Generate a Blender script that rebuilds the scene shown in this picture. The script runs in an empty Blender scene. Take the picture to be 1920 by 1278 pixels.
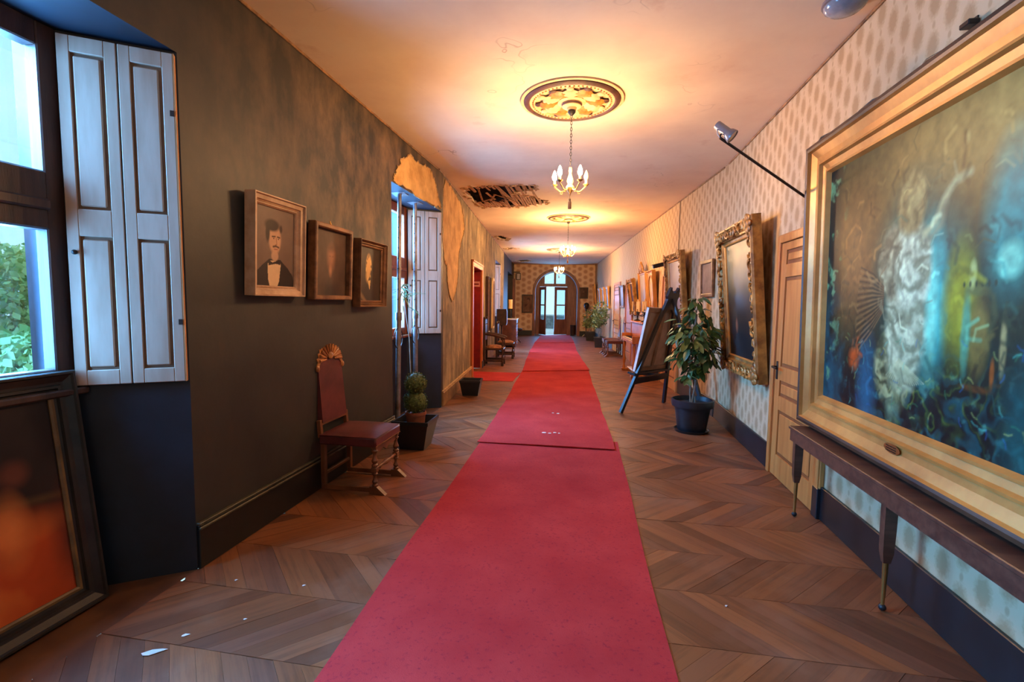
import bpy, bmesh, math, random
import numpy as np
from mathutils import Vector, Matrix
from mathutils.geometry import tessellate_polygon
R = math.radians
random.seed(7)
col = bpy.context.scene.collection
scn = bpy.context.scene

# ------------------------------------------------------------------ camera
FPX, EYE, VPX, VPY, ROLL = 900.0, 1.5, 1118.0, 570.0, R(1.5)     # image taken as 1920x1278
_d = Vector(((VPX-960)/FPX, -(VPY-639)/FPX, -1)).normalized()
_u = Vector((math.sin(ROLL), math.cos(ROLL), 0)); _u = (_u-_d*_u.dot(_d)).normalized()
_x = _d.cross(_u)
CM = Matrix((_x, _d, _u))                                        # camera vector -> world vector
cam_d = bpy.data.cameras.new('camera'); cam_d.sensor_width = 36; cam_d.lens = FPX/1920*36
cam_d.clip_start = 0.05; cam_d.clip_end = 200
cam = bpy.data.objects.new('camera', cam_d); col.objects.link(cam)
cam.matrix_world = Matrix.Translation((0, 0, EYE)) @ CM.to_4x4()
scn.camera = cam
def ray(px, py): return CM @ Vector(((px-960)/FPX, -(py-639)/FPX, -1))
def fl(px, py, z=0.0):                                           # pixel -> point on a horizontal plane
    r = ray(px, py); t = (z-EYE)/r.z; return Vector((0, 0, EYE))+r*t

# ------------------------------------------------------------------ world, daylight, exposure
w = bpy.data.worlds.new('world'); scn.world = w; w.use_nodes = True
w.node_tree.nodes['Background'].inputs[0].default_value = (0.55, 0.86, 1.0, 1)
w.node_tree.nodes['Background'].inputs[1].default_value = 0.36
WINDOW_W = 80.0                                                  # watts of sky light per window
WINDOW_COL = (0.17, 0.46, 1.0)
BULB = 315.0                                                     # emission strength of the lamp bulbs
scn.view_settings.view_transform = 'Standard'; scn.view_settings.look = 'None'
scn.view_settings.exposure = 1.85; scn.view_settings.gamma = 1.0; scn.view_settings.use_curve_mapping = False
scn.cycles.use_denoising = True
scn.cycles.max_bounces = 7; scn.cycles.diffuse_bounces = 4; scn.cycles.glossy_bounces = 3
scn.cycles.sample_clamp_indirect = 6.0; scn.cycles.caustics_reflective = False; scn.cycles.caustics_refractive = False

def daylight(name, M, sx, sz):
    l = bpy.data.lights.new(name, 'AREA'); l.shape = 'RECTANGLE'; l.size = sx; l.size_y = sz
    l.energy = WINDOW_W*sx*sz/1.7*(.45 if 'end' in name else 2.5 if 'sky' in name else 1.05); l.color = WINDOW_COL
    o = bpy.data.objects.new(name, l); col.objects.link(o); o.matrix_world = M
    return o

# ------------------------------------------------------------------ helpers
def S(r, g, b):                                                  # sRGB 0-255 -> linear
    f = lambda c: c/12.92 if c <= .04045 else ((c+.055)/1.055)**2.4
    return (f(r/255), f(g/255), f(b/255))

class MB:
    def __init__(s): s.v = []; s.f = []
    def add(s, vs, fs, M=None):
        o = len(s.v)
        for p in vs:
            p = Vector(p); s.v.append(M @ p if M else p)
        s.f += [tuple(i+o for i in f) for f in fs]; return s
    def box(s, x0, x1, y0, y1, z0, z1, M=None, b=0.0):
        if x0 > x1: x0, x1 = x1, x0
        if y0 > y1: y0, y1 = y1, y0
        if z0 > z1: z0, z1 = z1, z0
        b = min(b, (x1-x0)*.45, (y1-y0)*.45, (z1-z0)*.45)
        if b <= 0:
            vs = [(x, y, z) for z in (z0, z1) for y in (y0, y1) for x in (x0, x1)]
            return s.add(vs, [(0,2,3,1),(4,5,7,6),(0,1,5,4),(2,6,7,3),(0,4,6,2),(1,3,7,5)], M)
        vs = []; idx = {}
        for i, X in enumerate((x0, x1)):
            for j, Y in enumerate((y0, y1)):
                for k, Z in enumerate((z0, z1)):
                    dx, dy, dz = (b if i == 0 else -b), (b if j == 0 else -b), (b if k == 0 else -b)
                    idx[i,j,k,'x'] = len(vs); vs.append((X, Y+dy, Z+dz))
                    idx[i,j,k,'y'] = len(vs); vs.append((X+dx, Y, Z+dz))
                    idx[i,j,k,'z'] = len(vs); vs.append((X+dx, Y+dy, Z))
        g = lambda i,j,k,a: idx[i,j,k,a]; fs = []
        def q(l, flip):
            fs.append(tuple(reversed(l)) if flip else tuple(l))
        for i in (0,1):
            q([g(i,0,0,'x'),g(i,1,0,'x'),g(i,1,1,'x'),g(i,0,1,'x')], i == 0)
            q([g(0,i,0,'y'),g(1,i,0,'y'),g(1,i,1,'y'),g(0,i,1,'y')], i == 1)
            q([g(0,0,i,'z'),g(1,0,i,'z'),g(1,1,i,'z'),g(0,1,i,'z')], i == 0)
        for i in (0,1):
            for j in (0,1):
                q([g(i,j,0,'x'),g(i,j,1,'x'),g(i,j,1,'y'),g(i,j,0,'y')], (i+j) % 2 == 1)
                q([g(i,0,j,'x'),g(i,1,j,'x'),g(i,1,j,'z'),g(i,0,j,'z')], (i+j) % 2 == 0)
                q([g(0,i,j,'y'),g(1,i,j,'y'),g(1,i,j,'z'),g(0,i,j,'z')], (i+j) % 2 == 1)
                for k in (0,1):
                    q([g(i,j,k,'x'),g(i,j,k,'y'),g(i,j,k,'z')], (i+j+k) % 2 == 0)
        return s.add(vs, fs, M)
    def cyl(s, p0, p1, r0, r1=None, n=10, cap=True):
        r1 = r0 if r1 is None else r1
        p0 = Vector(p0); p1 = Vector(p1); d = (p1-p0).normalized()
        a = d.orthogonal().normalized(); b = d.cross(a)
        vs = []
        for p, r in ((p0, r0), (p1, r1)):
            for i in range(n):
                t = 2*math.pi*i/n; vs.append(p+(a*math.cos(t)+b*math.sin(t))*r)
        fs = [(i, (i+1) % n, n+(i+1) % n, n+i) for i in range(n)]
        if cap: fs += [tuple(range(n-1, -1, -1)), tuple(range(n, 2*n))]
        return s.add(vs, fs)
    def tube(s, pts, r, n=8, cap=True):
        pts = [Vector(p) for p in pts]; rs = r if isinstance(r, (list, tuple)) else [r]*len(pts)
        d0 = (pts[1]-pts[0]).normalized(); a = d0.orthogonal().normalized()
        vs = []
        for i, p in enumerate(pts):
            d = (pts[min(i+1, len(pts)-1)]-pts[max(i-1, 0)]).normalized()
            a = (a-d*a.dot(d)).normalized(); b = d.cross(a)
            for k in range(n):
                t = 2*math.pi*k/n; vs.append(p+(a*math.cos(t)+b*math.sin(t))*rs[i])
        m = len(pts)
        fs = [(i*n+k, i*n+(k+1) % n, (i+1)*n+(k+1) % n, (i+1)*n+k) for i in range(m-1) for k in range(n)]
        if cap: fs += [tuple(range(n-1, -1, -1)), tuple(range((m-1)*n, m*n))]
        return s.add(vs, fs)
    def lathe(s, prof, n=20, M=None):                            # profile (r, z) around z
        m = len(prof); vs = [(r*math.cos(2*math.pi*k/n), r*math.sin(2*math.pi*k/n), z) for r, z in prof for k in range(n)]
        fs = [(i*n+k, i*n+(k+1) % n, (i+1)*n+(k+1) % n, (i+1)*n+k) for i in range(m-1) for k in range(n)]
        if prof[0][0] > 1e-4: fs.append(tuple(range(n-1, -1, -1)))
        if prof[-1][0] > 1e-4: fs.append(tuple(range((m-1)*n, m*n)))
        return s.add(vs, fs, M)
    def ell(s, c, r, nu=12, nv=8):
        c = Vector(c); prof = [(math.sin(math.pi*i/nv), -math.cos(math.pi*i/nv)) for i in range(nv+1)]
        prof[0] = (1e-5, -1); prof[-1] = (1e-5, 1)
        M = Matrix.Translation(c) @ Matrix.Diagonal((r[0], r[1], r[2], 1))
        return s.lathe(prof, nu, M)
    def prism(s, poly, y0, y1, M=None):                          # polygon (x, z) extruded along y
        n = len(poly); vs = [(x, y0, z) for x, z in poly]+[(x, y1, z) for x, z in poly]
        tri = tessellate_polygon([[Vector((x, z, 0)) for x, z in poly]])
        fs = [tuple(t) for t in tri]+[tuple(i+n for i in reversed(t)) for t in tri]
        fs += [(i, (i+1) % n, n+(i+1) % n, n+i) for i in range(n)]
        return s.add(vs, fs, M)
    def ring(s, w, h, prof, M=None):                             # mitred frame: profile (inset, height) around a w x h rectangle, bottom centre at origin, out is -y
        vs = []
        for o, hh in prof:
            vs += [(-w/2+o, -hh, o), (w/2-o, -hh, o), (w/2-o, -hh, h-o), (-w/2+o, -hh, h-o)]
        m = len(prof); fs = []
        for i in range(m):
            j = (i+1) % m
            for k in range(4):
                l = (k+1) % 4; fs.append((i*4+k, i*4+l, j*4+l, j*4+k))
        return s.add(vs, fs, M)
    def mesh(s, name, m, smooth=True, angle=40):
        me = bpy.data.meshes.new(name); me.from_pydata([tuple(p) for p in s.v], [], s.f)
        bm = bmesh.new(); bm.from_mesh(me); bmesh.ops.recalc_face_normals(bm, faces=bm.faces); bm.to_mesh(me); bm.free()
        me.materials.append(m)
        if smooth:
            me.polygons.foreach_set('use_smooth', [True]*len(me.polygons)); me.set_sharp_from_angle(angle=R(angle))
        me.update(); return me
    def build(s, name, m, parent=None, smooth=True, angle=40, M=None):
        o = bpy.data.objects.new(name, s.mesh(name, m, smooth, angle)); col.objects.link(o)
        if parent: o.parent = parent
        if M: o.matrix_basis = M
        return o

def tag(o, label=None, cat=None, group=None, kind=None):
    if label: o['label'] = label
    if cat: o['category'] = cat
    if group: o['group'] = group
    if kind: o['kind'] = kind
    return o
def thing(name, M, label, cat, group=None):
    o = bpy.data.objects.new(name, None); col.objects.link(o); o.empty_display_size = .1
    o.matrix_world = M if isinstance(M, Matrix) else Matrix.Translation(M)
    return tag(o, label, cat, group)
def struct(o, label): o['kind'] = 'structure'; o['label'] = label; return o
def copy_tree(o, M=None, label=None, group=None, parent=None):
    c = o.copy(); col.objects.link(c); c.parent = parent
    if M is not None: c.matrix_world = M
    if label: c['label'] = label
    if group: c['group'] = group
    for ch in [x for x in list(bpy.data.objects) if x.parent == o]: copy_tree(ch, parent=c)
    return c

# ------------------------------------------------------------------ materials
def nodes(name):
    m = bpy.data.materials.new(name); m.use_nodes = True
    nt = m.node_tree; return m, nt, nt.nodes['Principled BSDF']
def N(nt, t, **kw):
    n = nt.nodes.new(t)
    for k, v in kw.items(): setattr(n, k, v)
    return n
def mapped(nt, scale=(1, 1, 1), coord='Object'):
    tc = N(nt, 'ShaderNodeTexCoord'); mp = N(nt, 'ShaderNodeMapping'); mp.inputs['Scale'].default_value = scale
    nt.links.new(tc.outputs[coord], mp.inputs['Vector']); return mp.outputs['Vector']
def noise(nt, vec, scale, detail=4, rough=.6):
    n = N(nt, 'ShaderNodeTexNoise'); n.inputs['Scale'].default_value = scale; n.inputs['Detail'].default_value = detail
    n.inputs['Roughness'].default_value = rough; nt.links.new(vec, n.inputs['Vector']); return n.outputs['Fac']
def ramp(nt, fac, stops):
    r = N(nt, 'ShaderNodeValToRGB'); e = r.color_ramp.elements
    while len(e) < len(stops): e.new(.5)
    for el, (p, c) in zip(e, stops): el.position = p; el.color = (*c[:3], 1)
    nt.links.new(fac, r.inputs['Fac']); return r.outputs['Color']
def mixc(nt, fac, a, b):
    m = N(nt, 'ShaderNodeMix', data_type='RGBA')
    for sock, v in ((m.inputs['Factor'], fac), (m.inputs[6], a), (m.inputs[7], b)):
        if isinstance(v, bpy.types.NodeSocket): nt.links.new(v, sock)
        elif isinstance(v, tuple): sock.default_value = (*v[:3], 1)
        else: sock.default_value = v
    return m.outputs[2]
def mth(nt, op, a, b=None, clamp=False):
    m = N(nt, 'ShaderNodeMath', operation=op); m.use_clamp = clamp
    for i, v in enumerate((a, b)):
        if v is None: continue
        if isinstance(v, bpy.types.NodeSocket): nt.links.new(v, m.inputs[i])
        else: m.inputs[i].default_value = v
    return m.outputs[0]
def bump(nt, bs, h, strength=.3, dist=.01):
    b = N(nt, 'ShaderNodeBump'); b.inputs['Strength'].default_value = strength; b.inputs['Distance'].default_value = dist
    nt.links.new(h, b.inputs['Height']); nt.links.new(b.outputs[0], bs.inputs['Normal'])
MATS = {}
def mat(name, c, c2=None, rough=.5, metal=0, scale=6, stretch=(1, 1, 1), bmp=0.0, bscale=40, spec=.5, lo=.35, hi=.65, sheen=0):
    if name in MATS: return MATS[name]
    m, nt, bs = nodes(name)
    c2 = c2 or tuple(x*.72 for x in c)
    v = mapped(nt, stretch); f = noise(nt, v, scale)
    nt.links.new(ramp(nt, f, [(lo, c2), (hi, c)]), bs.inputs['Base Color'])
    bs.inputs['Roughness'].default_value = rough; bs.inputs['Metallic'].default_value = metal
    bs.inputs['Specular IOR Level'].default_value = spec
    if sheen: bs.inputs['Sheen Weight'].default_value = sheen
    if bmp: bump(nt, bs, noise(nt, v, bscale, 3), bmp, .004)
    MATS[name] = m; return m

M_black = mat('black_plastic', (.012, .013, .015), rough=.4)
M_iron = mat('dark_iron', (.03, .026, .024), rough=.45, metal=.6)
M_steel = mat('prop_steel', S(150, 150, 160), S(105, 80, 60), rough=.4, metal=.6, scale=5)
M_white = mat('white_paint', (.75, .75, .74), rough=.5)
M_shutter = mat('shutter_paint', S(184, 158, 136), S(168, 138, 114), rough=.55, scale=3, stretch=(4, 4, .6))
M_shutline = mat('shutter_groove', S(120, 90, 66), S(90, 66, 48), rough=.6)
M_dkwood = mat('dark_window_wood', S(74, 50, 42), S(48, 32, 28), rough=.5, scale=4, stretch=(6, 6, .6), bmp=.2)
M_orwood = mat('orange_window_wood', S(158, 84, 46), S(120, 60, 32), rough=.5, scale=4, stretch=(6, 6, .6))
M_door = mat('honey_door_wood', S(205, 138, 70), S(182, 112, 52), rough=.42, scale=3, stretch=(7, 7, .5), bmp=.08)
M_doordk = mat('honey_door_groove', S(150, 88, 40), S(126, 70, 30), rough=.5)
M_reddoor = mat('red_door_paint', S(150, 30, 24), S(120, 22, 18), rough=.45)
M_casing = mat('orange_casing_paint', S(206, 120, 54), S(176, 92, 40), rough=.45, scale=3, stretch=(6, 6, .5))
M_base = mat('black_baseboard', S(30, 34, 38), S(18, 20, 22), rough=.35, scale=3)
M_baseL = mat('olive_black_baseboard', S(28, 27, 24), S(16, 16, 15), rough=.4, scale=3)
M_bead = mat('worn_bead', S(92, 82, 56), S(48, 44, 32), rough=.5, scale=9)
M_baseT = mat('tan_baseboard', S(168, 130, 84), S(120, 88, 54), rough=.6, scale=4, bmp=.3)
M_splay = mat('navy_splay_paint', S(30, 40, 54), S(20, 27, 36), rough=.5, scale=3)
M_gold = mat('gilt', S(214, 156, 78), S(178, 118, 52), rough=.4, metal=.3, scale=3, bmp=.12, bscale=60)
M_gold2 = mat('old_gilt', S(190, 138, 66), S(120, 80, 36), rough=.45, metal=.3, scale=7, bmp=.3, bscale=70)
M_palegold = mat('pale_gilt', S(214, 178, 134), S(160, 116, 76), rough=.42, metal=.2, scale=9, stretch=(1, 1, 1), bmp=.25)
M_blackframe = mat('black_frame_lacquer', S(42, 36, 32), S(20, 17, 15), rough=.35, scale=8)
M_brnframe = mat('brown_frame', S(142, 98, 62), S(92, 58, 34), rough=.45, scale=10)
M_crframe = mat('cream_frame', S(208, 172, 138), S(176, 136, 100), rough=.5, scale=8)
M_leather = mat('burgundy_leather', S(100, 46, 44), S(78, 34, 34), rough=.38, scale=7, bmp=.15, bscale=90)
M_chairwood = mat('walnut_wood', S(128, 78, 46), S(84, 46, 26), rough=.4, scale=5, stretch=(1, 1, .5))
M_crestwood = mat('carved_oak', S(196, 132, 74), S(140, 84, 42), rough=.45, scale=14)
M_darkoak = mat('dark_oak', S(70, 42, 30), S(42, 24, 17), rough=.4, scale=6)
M_benchwood = mat('table_brown_wood', S(96, 62, 46), S(66, 40, 30), rough=.38, scale=3, stretch=(8, .6, 8))
M_brass = mat('brass', S(190, 150, 84), rough=.3, metal=.9)
M_terra = mat('terracotta', S(150, 84, 56), S(120, 62, 40), rough=.7)
M_soil = mat('soil', S(60, 44, 32), S(38, 28, 20), rough=.95, scale=40, bmp=.6)
M_leaf = mat('ficus_leaf', S(84, 112, 54), S(46, 72, 36), rough=.35, scale=5)
M_leaf2 = mat('pale_leaf', S(138, 152, 90), S(92, 112, 62), rough=.45, scale=5)
M_box = mat('boxwood_leaf', S(98, 112, 54), S(58, 70, 34), rough=.7, scale=30)
M_bark = mat('bark', S(150, 132, 110), S(96, 80, 64), rough=.7, scale=14, stretch=(3, 3, .6))
M_easel = mat('black_easel_paint', S(34, 36, 44), S(24, 25, 32), rough=.35)
M_canvasback = mat('canvas_back', S(190, 156, 134), S(164, 130, 108), rough=.85, scale=5)
M_stretch = mat('stretcher_wood', S(156, 120, 96), S(124, 92, 70), rough=.7)
M_canvasedge = mat('canvas_edge_white', S(226, 224, 222), S(200, 196, 192), rough=.7)
M_lampgrey = mat('grey_lamp_metal', S(150, 140, 140), S(128, 118, 118), rough=.35, metal=.3)
M_candle = mat('candle_ivory', S(238, 214, 160), S(226, 196, 138), rough=.5)
M_chand = mat('chandelier_cream_gold', S(222, 176, 110), S(184, 130, 70), rough=.4, metal=.3, scale=20)
M_rosecream = mat('rose_cream', S(216, 186, 142), S(196, 162, 114), rough=.6, scale=10)
M_rosegold = mat('rose_gold_leaf', S(196, 126, 48), S(150, 90, 30), rough=.5, scale=24, bmp=.4)
M_rosebrown = mat('rose_brown', S(88, 52, 36), S(60, 36, 26), rough=.6, scale=12)
M_masonry = mat('bare_masonry', S(232, 186, 116), S(196, 146, 82), rough=.9, scale=5, bmp=.8, bscale=18)
M_plasteredge = mat('broken_plaster', S(214, 180, 130), S(160, 122, 78), rough=.95, scale=24, bmp=.6)
M_lath = mat('lath_wood', S(186, 132, 86), S(130, 84, 52), rough=.85, scale=10)
M_void = mat('roof_void', S(104, 72, 50), S(70, 46, 32), rough=1, scale=4)
M_marble = mat('white_marble', S(226, 218, 212), S(200, 190, 184), rough=.25)
M_piano = mat('harmonium_wood', S(196, 122, 62), S(158, 90, 42), rough=.38, scale=4, stretch=(1, 4, 1))
M_mirror = mat('mirror_glass', (.8, .8, .8), (.7, .7, .7), rough=.05, metal=1)
M_label = mat('paper_label', S(214, 150, 140), S(204, 140, 130), rough=.7)
M_stone = mat('facade_stone', S(252, 250, 244), S(222, 216, 204), rough=.9, scale=.8)
M_hedge = mat('garden_leaf', S(222, 244, 184), S(140, 196, 116), rough=.7, scale=.9)
M_ground = mat('garden_ground', S(140, 150, 100), S(100, 110, 70), rough=.95, scale=2)
M_cable = mat('black_cable', (.015, .014, .013), rough=.5)
M_tapestry = mat('tapestry_brown', S(150, 110, 70), S(90, 58, 36), rough=.8, scale=12)

def emit(name, c, s):
    m = bpy.data.materials.new(name); m.use_nodes = True; nt = m.node_tree; nt.nodes.clear()
    e = N(nt, 'ShaderNodeEmission'); e.inputs[0].default_value = (*c, 1); e.inputs[1].default_value = s
    o = N(nt, 'ShaderNodeOutputMaterial'); nt.links.new(e.outputs[0], o.inputs[0]); return m
M_bulb = emit('lit_bulb', (1, .565, .25), BULB)
M_bulb_far = emit('lit_bulb_strong', (1, .58, .27), BULB*1.5)
M_bulb_dim = emit('lit_bulb_dim', (1, .56, .22), BULB*.35)
M_bulboff = mat('unlit_bulb', S(255, 226, 170), S(250, 214, 150), rough=.15)
def glass():
    m = bpy.data.materials.new('window_glass'); m.use_nodes = True; nt = m.node_tree; nt.nodes.clear()
    t = N(nt, 'ShaderNodeBsdfTransparent'); t.inputs[0].default_value = (.86, .97, 1, 1)
    g = N(nt, 'ShaderNodeBsdfGlossy'); g.inputs['Roughness'].default_value = .02
    mx = N(nt, 'ShaderNodeMixShader'); mx.inputs[0].default_value = .06
    nt.links.new(t.outputs[0], mx.inputs[1]); nt.links.new(g.outputs[0], mx.inputs[2])
    o = N(nt, 'ShaderNodeOutputMaterial'); nt.links.new(mx.outputs[0], o.inputs[0]); return m
M_glass = glass()

def wall_dark():                                                 # worn black-olive wall paint with rubbed brown streaks
    m, nt, bs = nodes('olive_black_wall_paint')
    v = mapped(nt, (1, 1, 1)); vs = mapped(nt, (1.4, 1.4, .7))
    base = ramp(nt, noise(nt, v, 1.3, 5), [(.35, S(38, 36, 33)), (.65, S(54, 50, 44))])
    z = N(nt, 'ShaderNodeSeparateXYZ'); nt.links.new(v, z.inputs[0])
    hi = mth(nt, 'MULTIPLY', mth(nt, 'MULTIPLY', mth(nt, 'SUBTRACT', z.outputs['Z'], 1.3), .9, True), mth(nt, 'ADD', mth(nt, 'MULTIPLY', mth(nt, 'SUBTRACT', z.outputs['X'], 6.9), .5, True), .15), True)
    rub = mth(nt, 'MULTIPLY', mth(nt, 'MULTIPLY', mth(nt, 'SUBTRACT', noise(nt, vs, 2.6, 6, .65), .42), 3.2, True), hi, True)
    c = mixc(nt, rub, base, S(134, 106, 80))
    blotch = mth(nt, 'MULTIPLY', mth(nt, 'SUBTRACT', noise(nt, vs, 5.5, 4), .60), 7, True)
    c = mixc(nt, mth(nt, 'MULTIPLY', blotch, .6), c, S(66, 48, 38))
    nt.links.new(c, bs.inputs['Base Color']); bs.inputs['Roughness'].default_value = .55
    bump(nt, bs, noise(nt, v, 14, 5), .25, .006); return m
def wall_tan():                                                  # water-stained tan plaster
    m, nt, bs = nodes('stained_tan_plaster')
    v = mapped(nt, (1, 1, 1)); vs = mapped(nt, (1.7, 1.7, .75))
    base = ramp(nt, noise(nt, vs, 1.7, 5), [(.36, S(104, 92, 70)), (.5, S(136, 120, 92)), (.62, S(170, 150, 114))])
    c = mixc(nt, mth(nt, 'MULTIPLY', mth(nt, 'SUBTRACT', noise(nt, vs, 5, 8, .8), .52), 9, True), base, S(92, 70, 46))
    c = mixc(nt, mth(nt, 'MULTIPLY', mth(nt, 'SUBTRACT', noise(nt, vs, 2.4, 5), .57), 8, True), c, S(196, 164, 114))
    nt.links.new(c, bs.inputs['Base Color']); bs.inputs['Roughness'].default_value = .9
    bump(nt, bs, noise(nt, vs, 9, 6), .5, .012); return m
def wallpaper(name, u_axis, cu=.12, cv=.215, dark=S(166, 132, 88), light=S(208, 180, 138), dots=True):
    m, nt, bs = nodes(name); v = mapped(nt)
    sp = N(nt, 'ShaderNodeSeparateXYZ'); nt.links.new(v, sp.inputs[0])
    u = mth(nt, 'DIVIDE', sp.outputs[u_axis], cu); w_ = mth(nt, 'DIVIDE', sp.outputs['Z'], cv)
    par = mth(nt, 'MULTIPLY', mth(nt, 'MODULO', mth(nt, 'FLOOR', mth(nt, 'ADD', u, 400.0)), 2.0), .5)
    fu = mth(nt, 'SUBTRACT', mth(nt, 'FRACT', mth(nt, 'ADD', u, 400.0)), .5)
    fv = mth(nt, 'SUBTRACT', mth(nt, 'FRACT', mth(nt, 'ADD', mth(nt, 'ADD', w_, 100.0), par)), .5)
    d = mth(nt, 'SQRT', mth(nt, 'ADD', mth(nt, 'POWER', mth(nt, 'MULTIPLY', fu, 2.15), 2.0), mth(nt, 'POWER', mth(nt, 'MULTIPLY', fv, 2.3), 2.0)))
    d = mth(nt, 'ADD', d, mth(nt, 'MULTIPLY', mth(nt, 'SUBTRACT', noise(nt, v, 60, 2), .5), .6))
    mask = mth(nt, 'MULTIPLY', mth(nt, 'SUBTRACT', 1.0, d), 2.0, True)
    fv2 = mth(nt, 'SUBTRACT', mth(nt, 'ABSOLUTE', fv), .5)
    d2 = mth(nt, 'SQRT', mth(nt, 'ADD', mth(nt, 'POWER', mth(nt, 'MULTIPLY', fu, 8.0), 2.0), mth(nt, 'POWER', mth(nt, 'MULTIPLY', fv2, 9.0), 2.0)))
    mk2 = mth(nt, 'MULTIPLY', mth(nt, 'SUBTRACT', 1.0, d2), 2.0, True)
    base = ramp(nt, noise(nt, v, 1.2, 5), [(.3, tuple(x*.9 for x in light)), (.7, light)])
    c = mixc(nt, mth(nt, 'MULTIPLY', mask, .8), base, dark)
    if dots: c = mixc(nt, mth(nt, 'MULTIPLY', mk2, .6), c, dark)
    st = mapped(nt, (1, 3, .25))
    c = mixc(nt, mth(nt, 'MULTIPLY', mth(nt, 'SUBTRACT', noise(nt, st, 1.6, 5), .60), 3.0, True), c, S(190, 150, 110))
    nt.links.new(c, bs.inputs['Base Color']); bs.inputs['Roughness'].default_value = .8
    bump(nt, bs, noise(nt, v, 6, 4), .12, .01); return m
def ceiling_mat():
    m, nt, bs = nodes('aged_ceiling_plaster'); v = mapped(nt)
    c = ramp(nt, noise(nt, v, .7, 6), [(.3, S(212, 182, 154)), (.55, S(228, 204, 174)), (.75, S(236, 216, 186))])
    c = mixc(nt, mth(nt, 'MULTIPLY', mth(nt, 'SUBTRACT', noise(nt, v, 2.1, 6), .62), 4, True), c, S(196, 150, 118))
    vo = N(nt, 'ShaderNodeTexVoronoi', feature='DISTANCE_TO_EDGE'); vo.inputs['Scale'].default_value = .55
    wp = N(nt, 'ShaderNodeVectorMath', operation='ADD'); nz = N(nt, 'ShaderNodeTexNoise'); nz.inputs['Scale'].default_value = 3
    nt.links.new(v, nz.inputs['Vector']); nt.links.new(v, wp.inputs[0]); nt.links.new(nz.outputs['Color'], wp.inputs[1])
    nt.links.new(wp.outputs[0], vo.inputs['Vector'])
    crack = mth(nt, 'MULTIPLY', mth(nt, 'SUBTRACT', .006, vo.outputs['Distance']), 200, True)
    crack = mth(nt, 'MULTIPLY', crack, mth(nt, 'MULTIPLY', mth(nt, 'SUBTRACT', noise(nt, v, 1.1, 2), .55), 8, True))
    c = mixc(nt, mth(nt, 'MULTIPLY', crack, .6), c, S(120, 84, 60))
    nt.links.new(c, bs.inputs['Base Color']); bs.inputs['Roughness'].default_value = .85
    bump(nt, bs, noise(nt, v, 3, 6), .2, .02); return m
def parquet_mat():
    m, nt, bs = nodes('worn_oak_parquet'); v = mapped(nt, (1, 1, 1), 'Object')
    oi = N(nt, 'ShaderNodeObjectInfo'); ge = N(nt, 'ShaderNodeNewGeometry')
    rnd = mth(nt, 'FRACT', mth(nt, 'ADD', oi.outputs['Random'], ge.outputs['Random Per Island']))
    gc = N(nt, 'ShaderNodeVectorMath', operation='ADD')
    nt.links.new(ge.outputs['Position'], gc.inputs[0])
    at = N(nt, 'ShaderNodeAttribute', attribute_name='grain')    # coordinates along each plank
    grain = N(nt, 'ShaderNodeMapping'); grain.inputs['Scale'].default_value = (1.6, 26, 1)
    nt.links.new(at.outputs['Vector'], grain.inputs['Vector'])
    off = N(nt, 'ShaderNodeVectorMath', operation='ADD'); nt.links.new(grain.outputs[0], off.inputs[0])
    cmb = N(nt, 'ShaderNodeCombineXYZ'); nt.links.new(mth(nt, 'MULTIPLY', rnd, 40), cmb.inputs['Z'])
    nt.links.new(cmb.outputs[0], off.inputs[1])
    g1 = noise(nt, off.outputs[0], 1.0, 5, .7)
    tone = ramp(nt, rnd, [(0, S(92, 52, 30)), (.35, S(122, 70, 38)), (.7, S(142, 84, 46)), (1, S(110, 66, 44))])
    c = mixc(nt, mth(nt, 'MULTIPLY', mth(nt, 'SUBTRACT', g1, .48), 2.6, True), tone, S(68, 36, 20))
    wear = mth(nt, 'MULTIPLY', mth(nt, 'SUBTRACT', noise(nt, gc.outputs[0], 1.5, 5), .5), 3.0, True)
    c = mixc(nt, mth(nt, 'MULTIPLY', wear, .38), c, S(172, 138, 112))
    nt.links.new(c, bs.inputs['Base Color'])
    rr = N(nt, 'ShaderNodeMapRange'); rr.inputs['To Min'].default_value = .3; rr.inputs['To Max'].default_value = .55
    nt.links.new(noise(nt, gc.outputs[0], 5, 4), rr.inputs['Value']); nt.links.new(rr.outputs[0], bs.inputs['Roughness'])
    bump(nt, bs, g1, .12, .003); return m
def carpet_mat():
    m, nt, bs = nodes('red_carpet_felt'); v = mapped(nt)
    c = ramp(nt, noise(nt, v, 2.2, 6), [(.3, S(168, 42, 42)), (.7, S(190, 60, 56))])
    c = mixc(nt, mth(nt, 'MULTIPLY', mth(nt, 'SUBTRACT', noise(nt, v, 55, 3), .56), 5, True), c, S(140, 34, 46))
    nt.links.new(c, bs.inputs['Base Color']); bs.inputs['Roughness'].default_value = .95
    bs.inputs['Specular IOR Level'].default_value = .15
    bump(nt, bs, noise(nt, v, 160, 3), .5, .004); return m
def paint_mat():
    m, nt, bs = nodes('oil_paint'); a = N(nt, 'ShaderNodeAttribute', attribute_name='Col')
    nt.links.new(a.outputs['Color'], bs.inputs['Base Color']); bs.inputs['Roughness'].default_value = .42
    bs.inputs['Specular IOR Level'].default_value = .22
    bump(nt, bs, noise(nt, mapped(nt), 50, 4), .12, .003); return m
M_wallL, M_wallT = wall_dark(), wall_tan()
M_paperR = wallpaper('oval_wallpaper', 'Y')
M_paperE = wallpaper('dotted_end_wallpaper', 'X', .26, .26, S(196, 142, 106), S(244, 214, 176), False)
M_ceil, M_parq, M_carpet, M_paint = ceiling_mat(), parquet_mat(), carpet_mat(), paint_mat()

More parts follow.
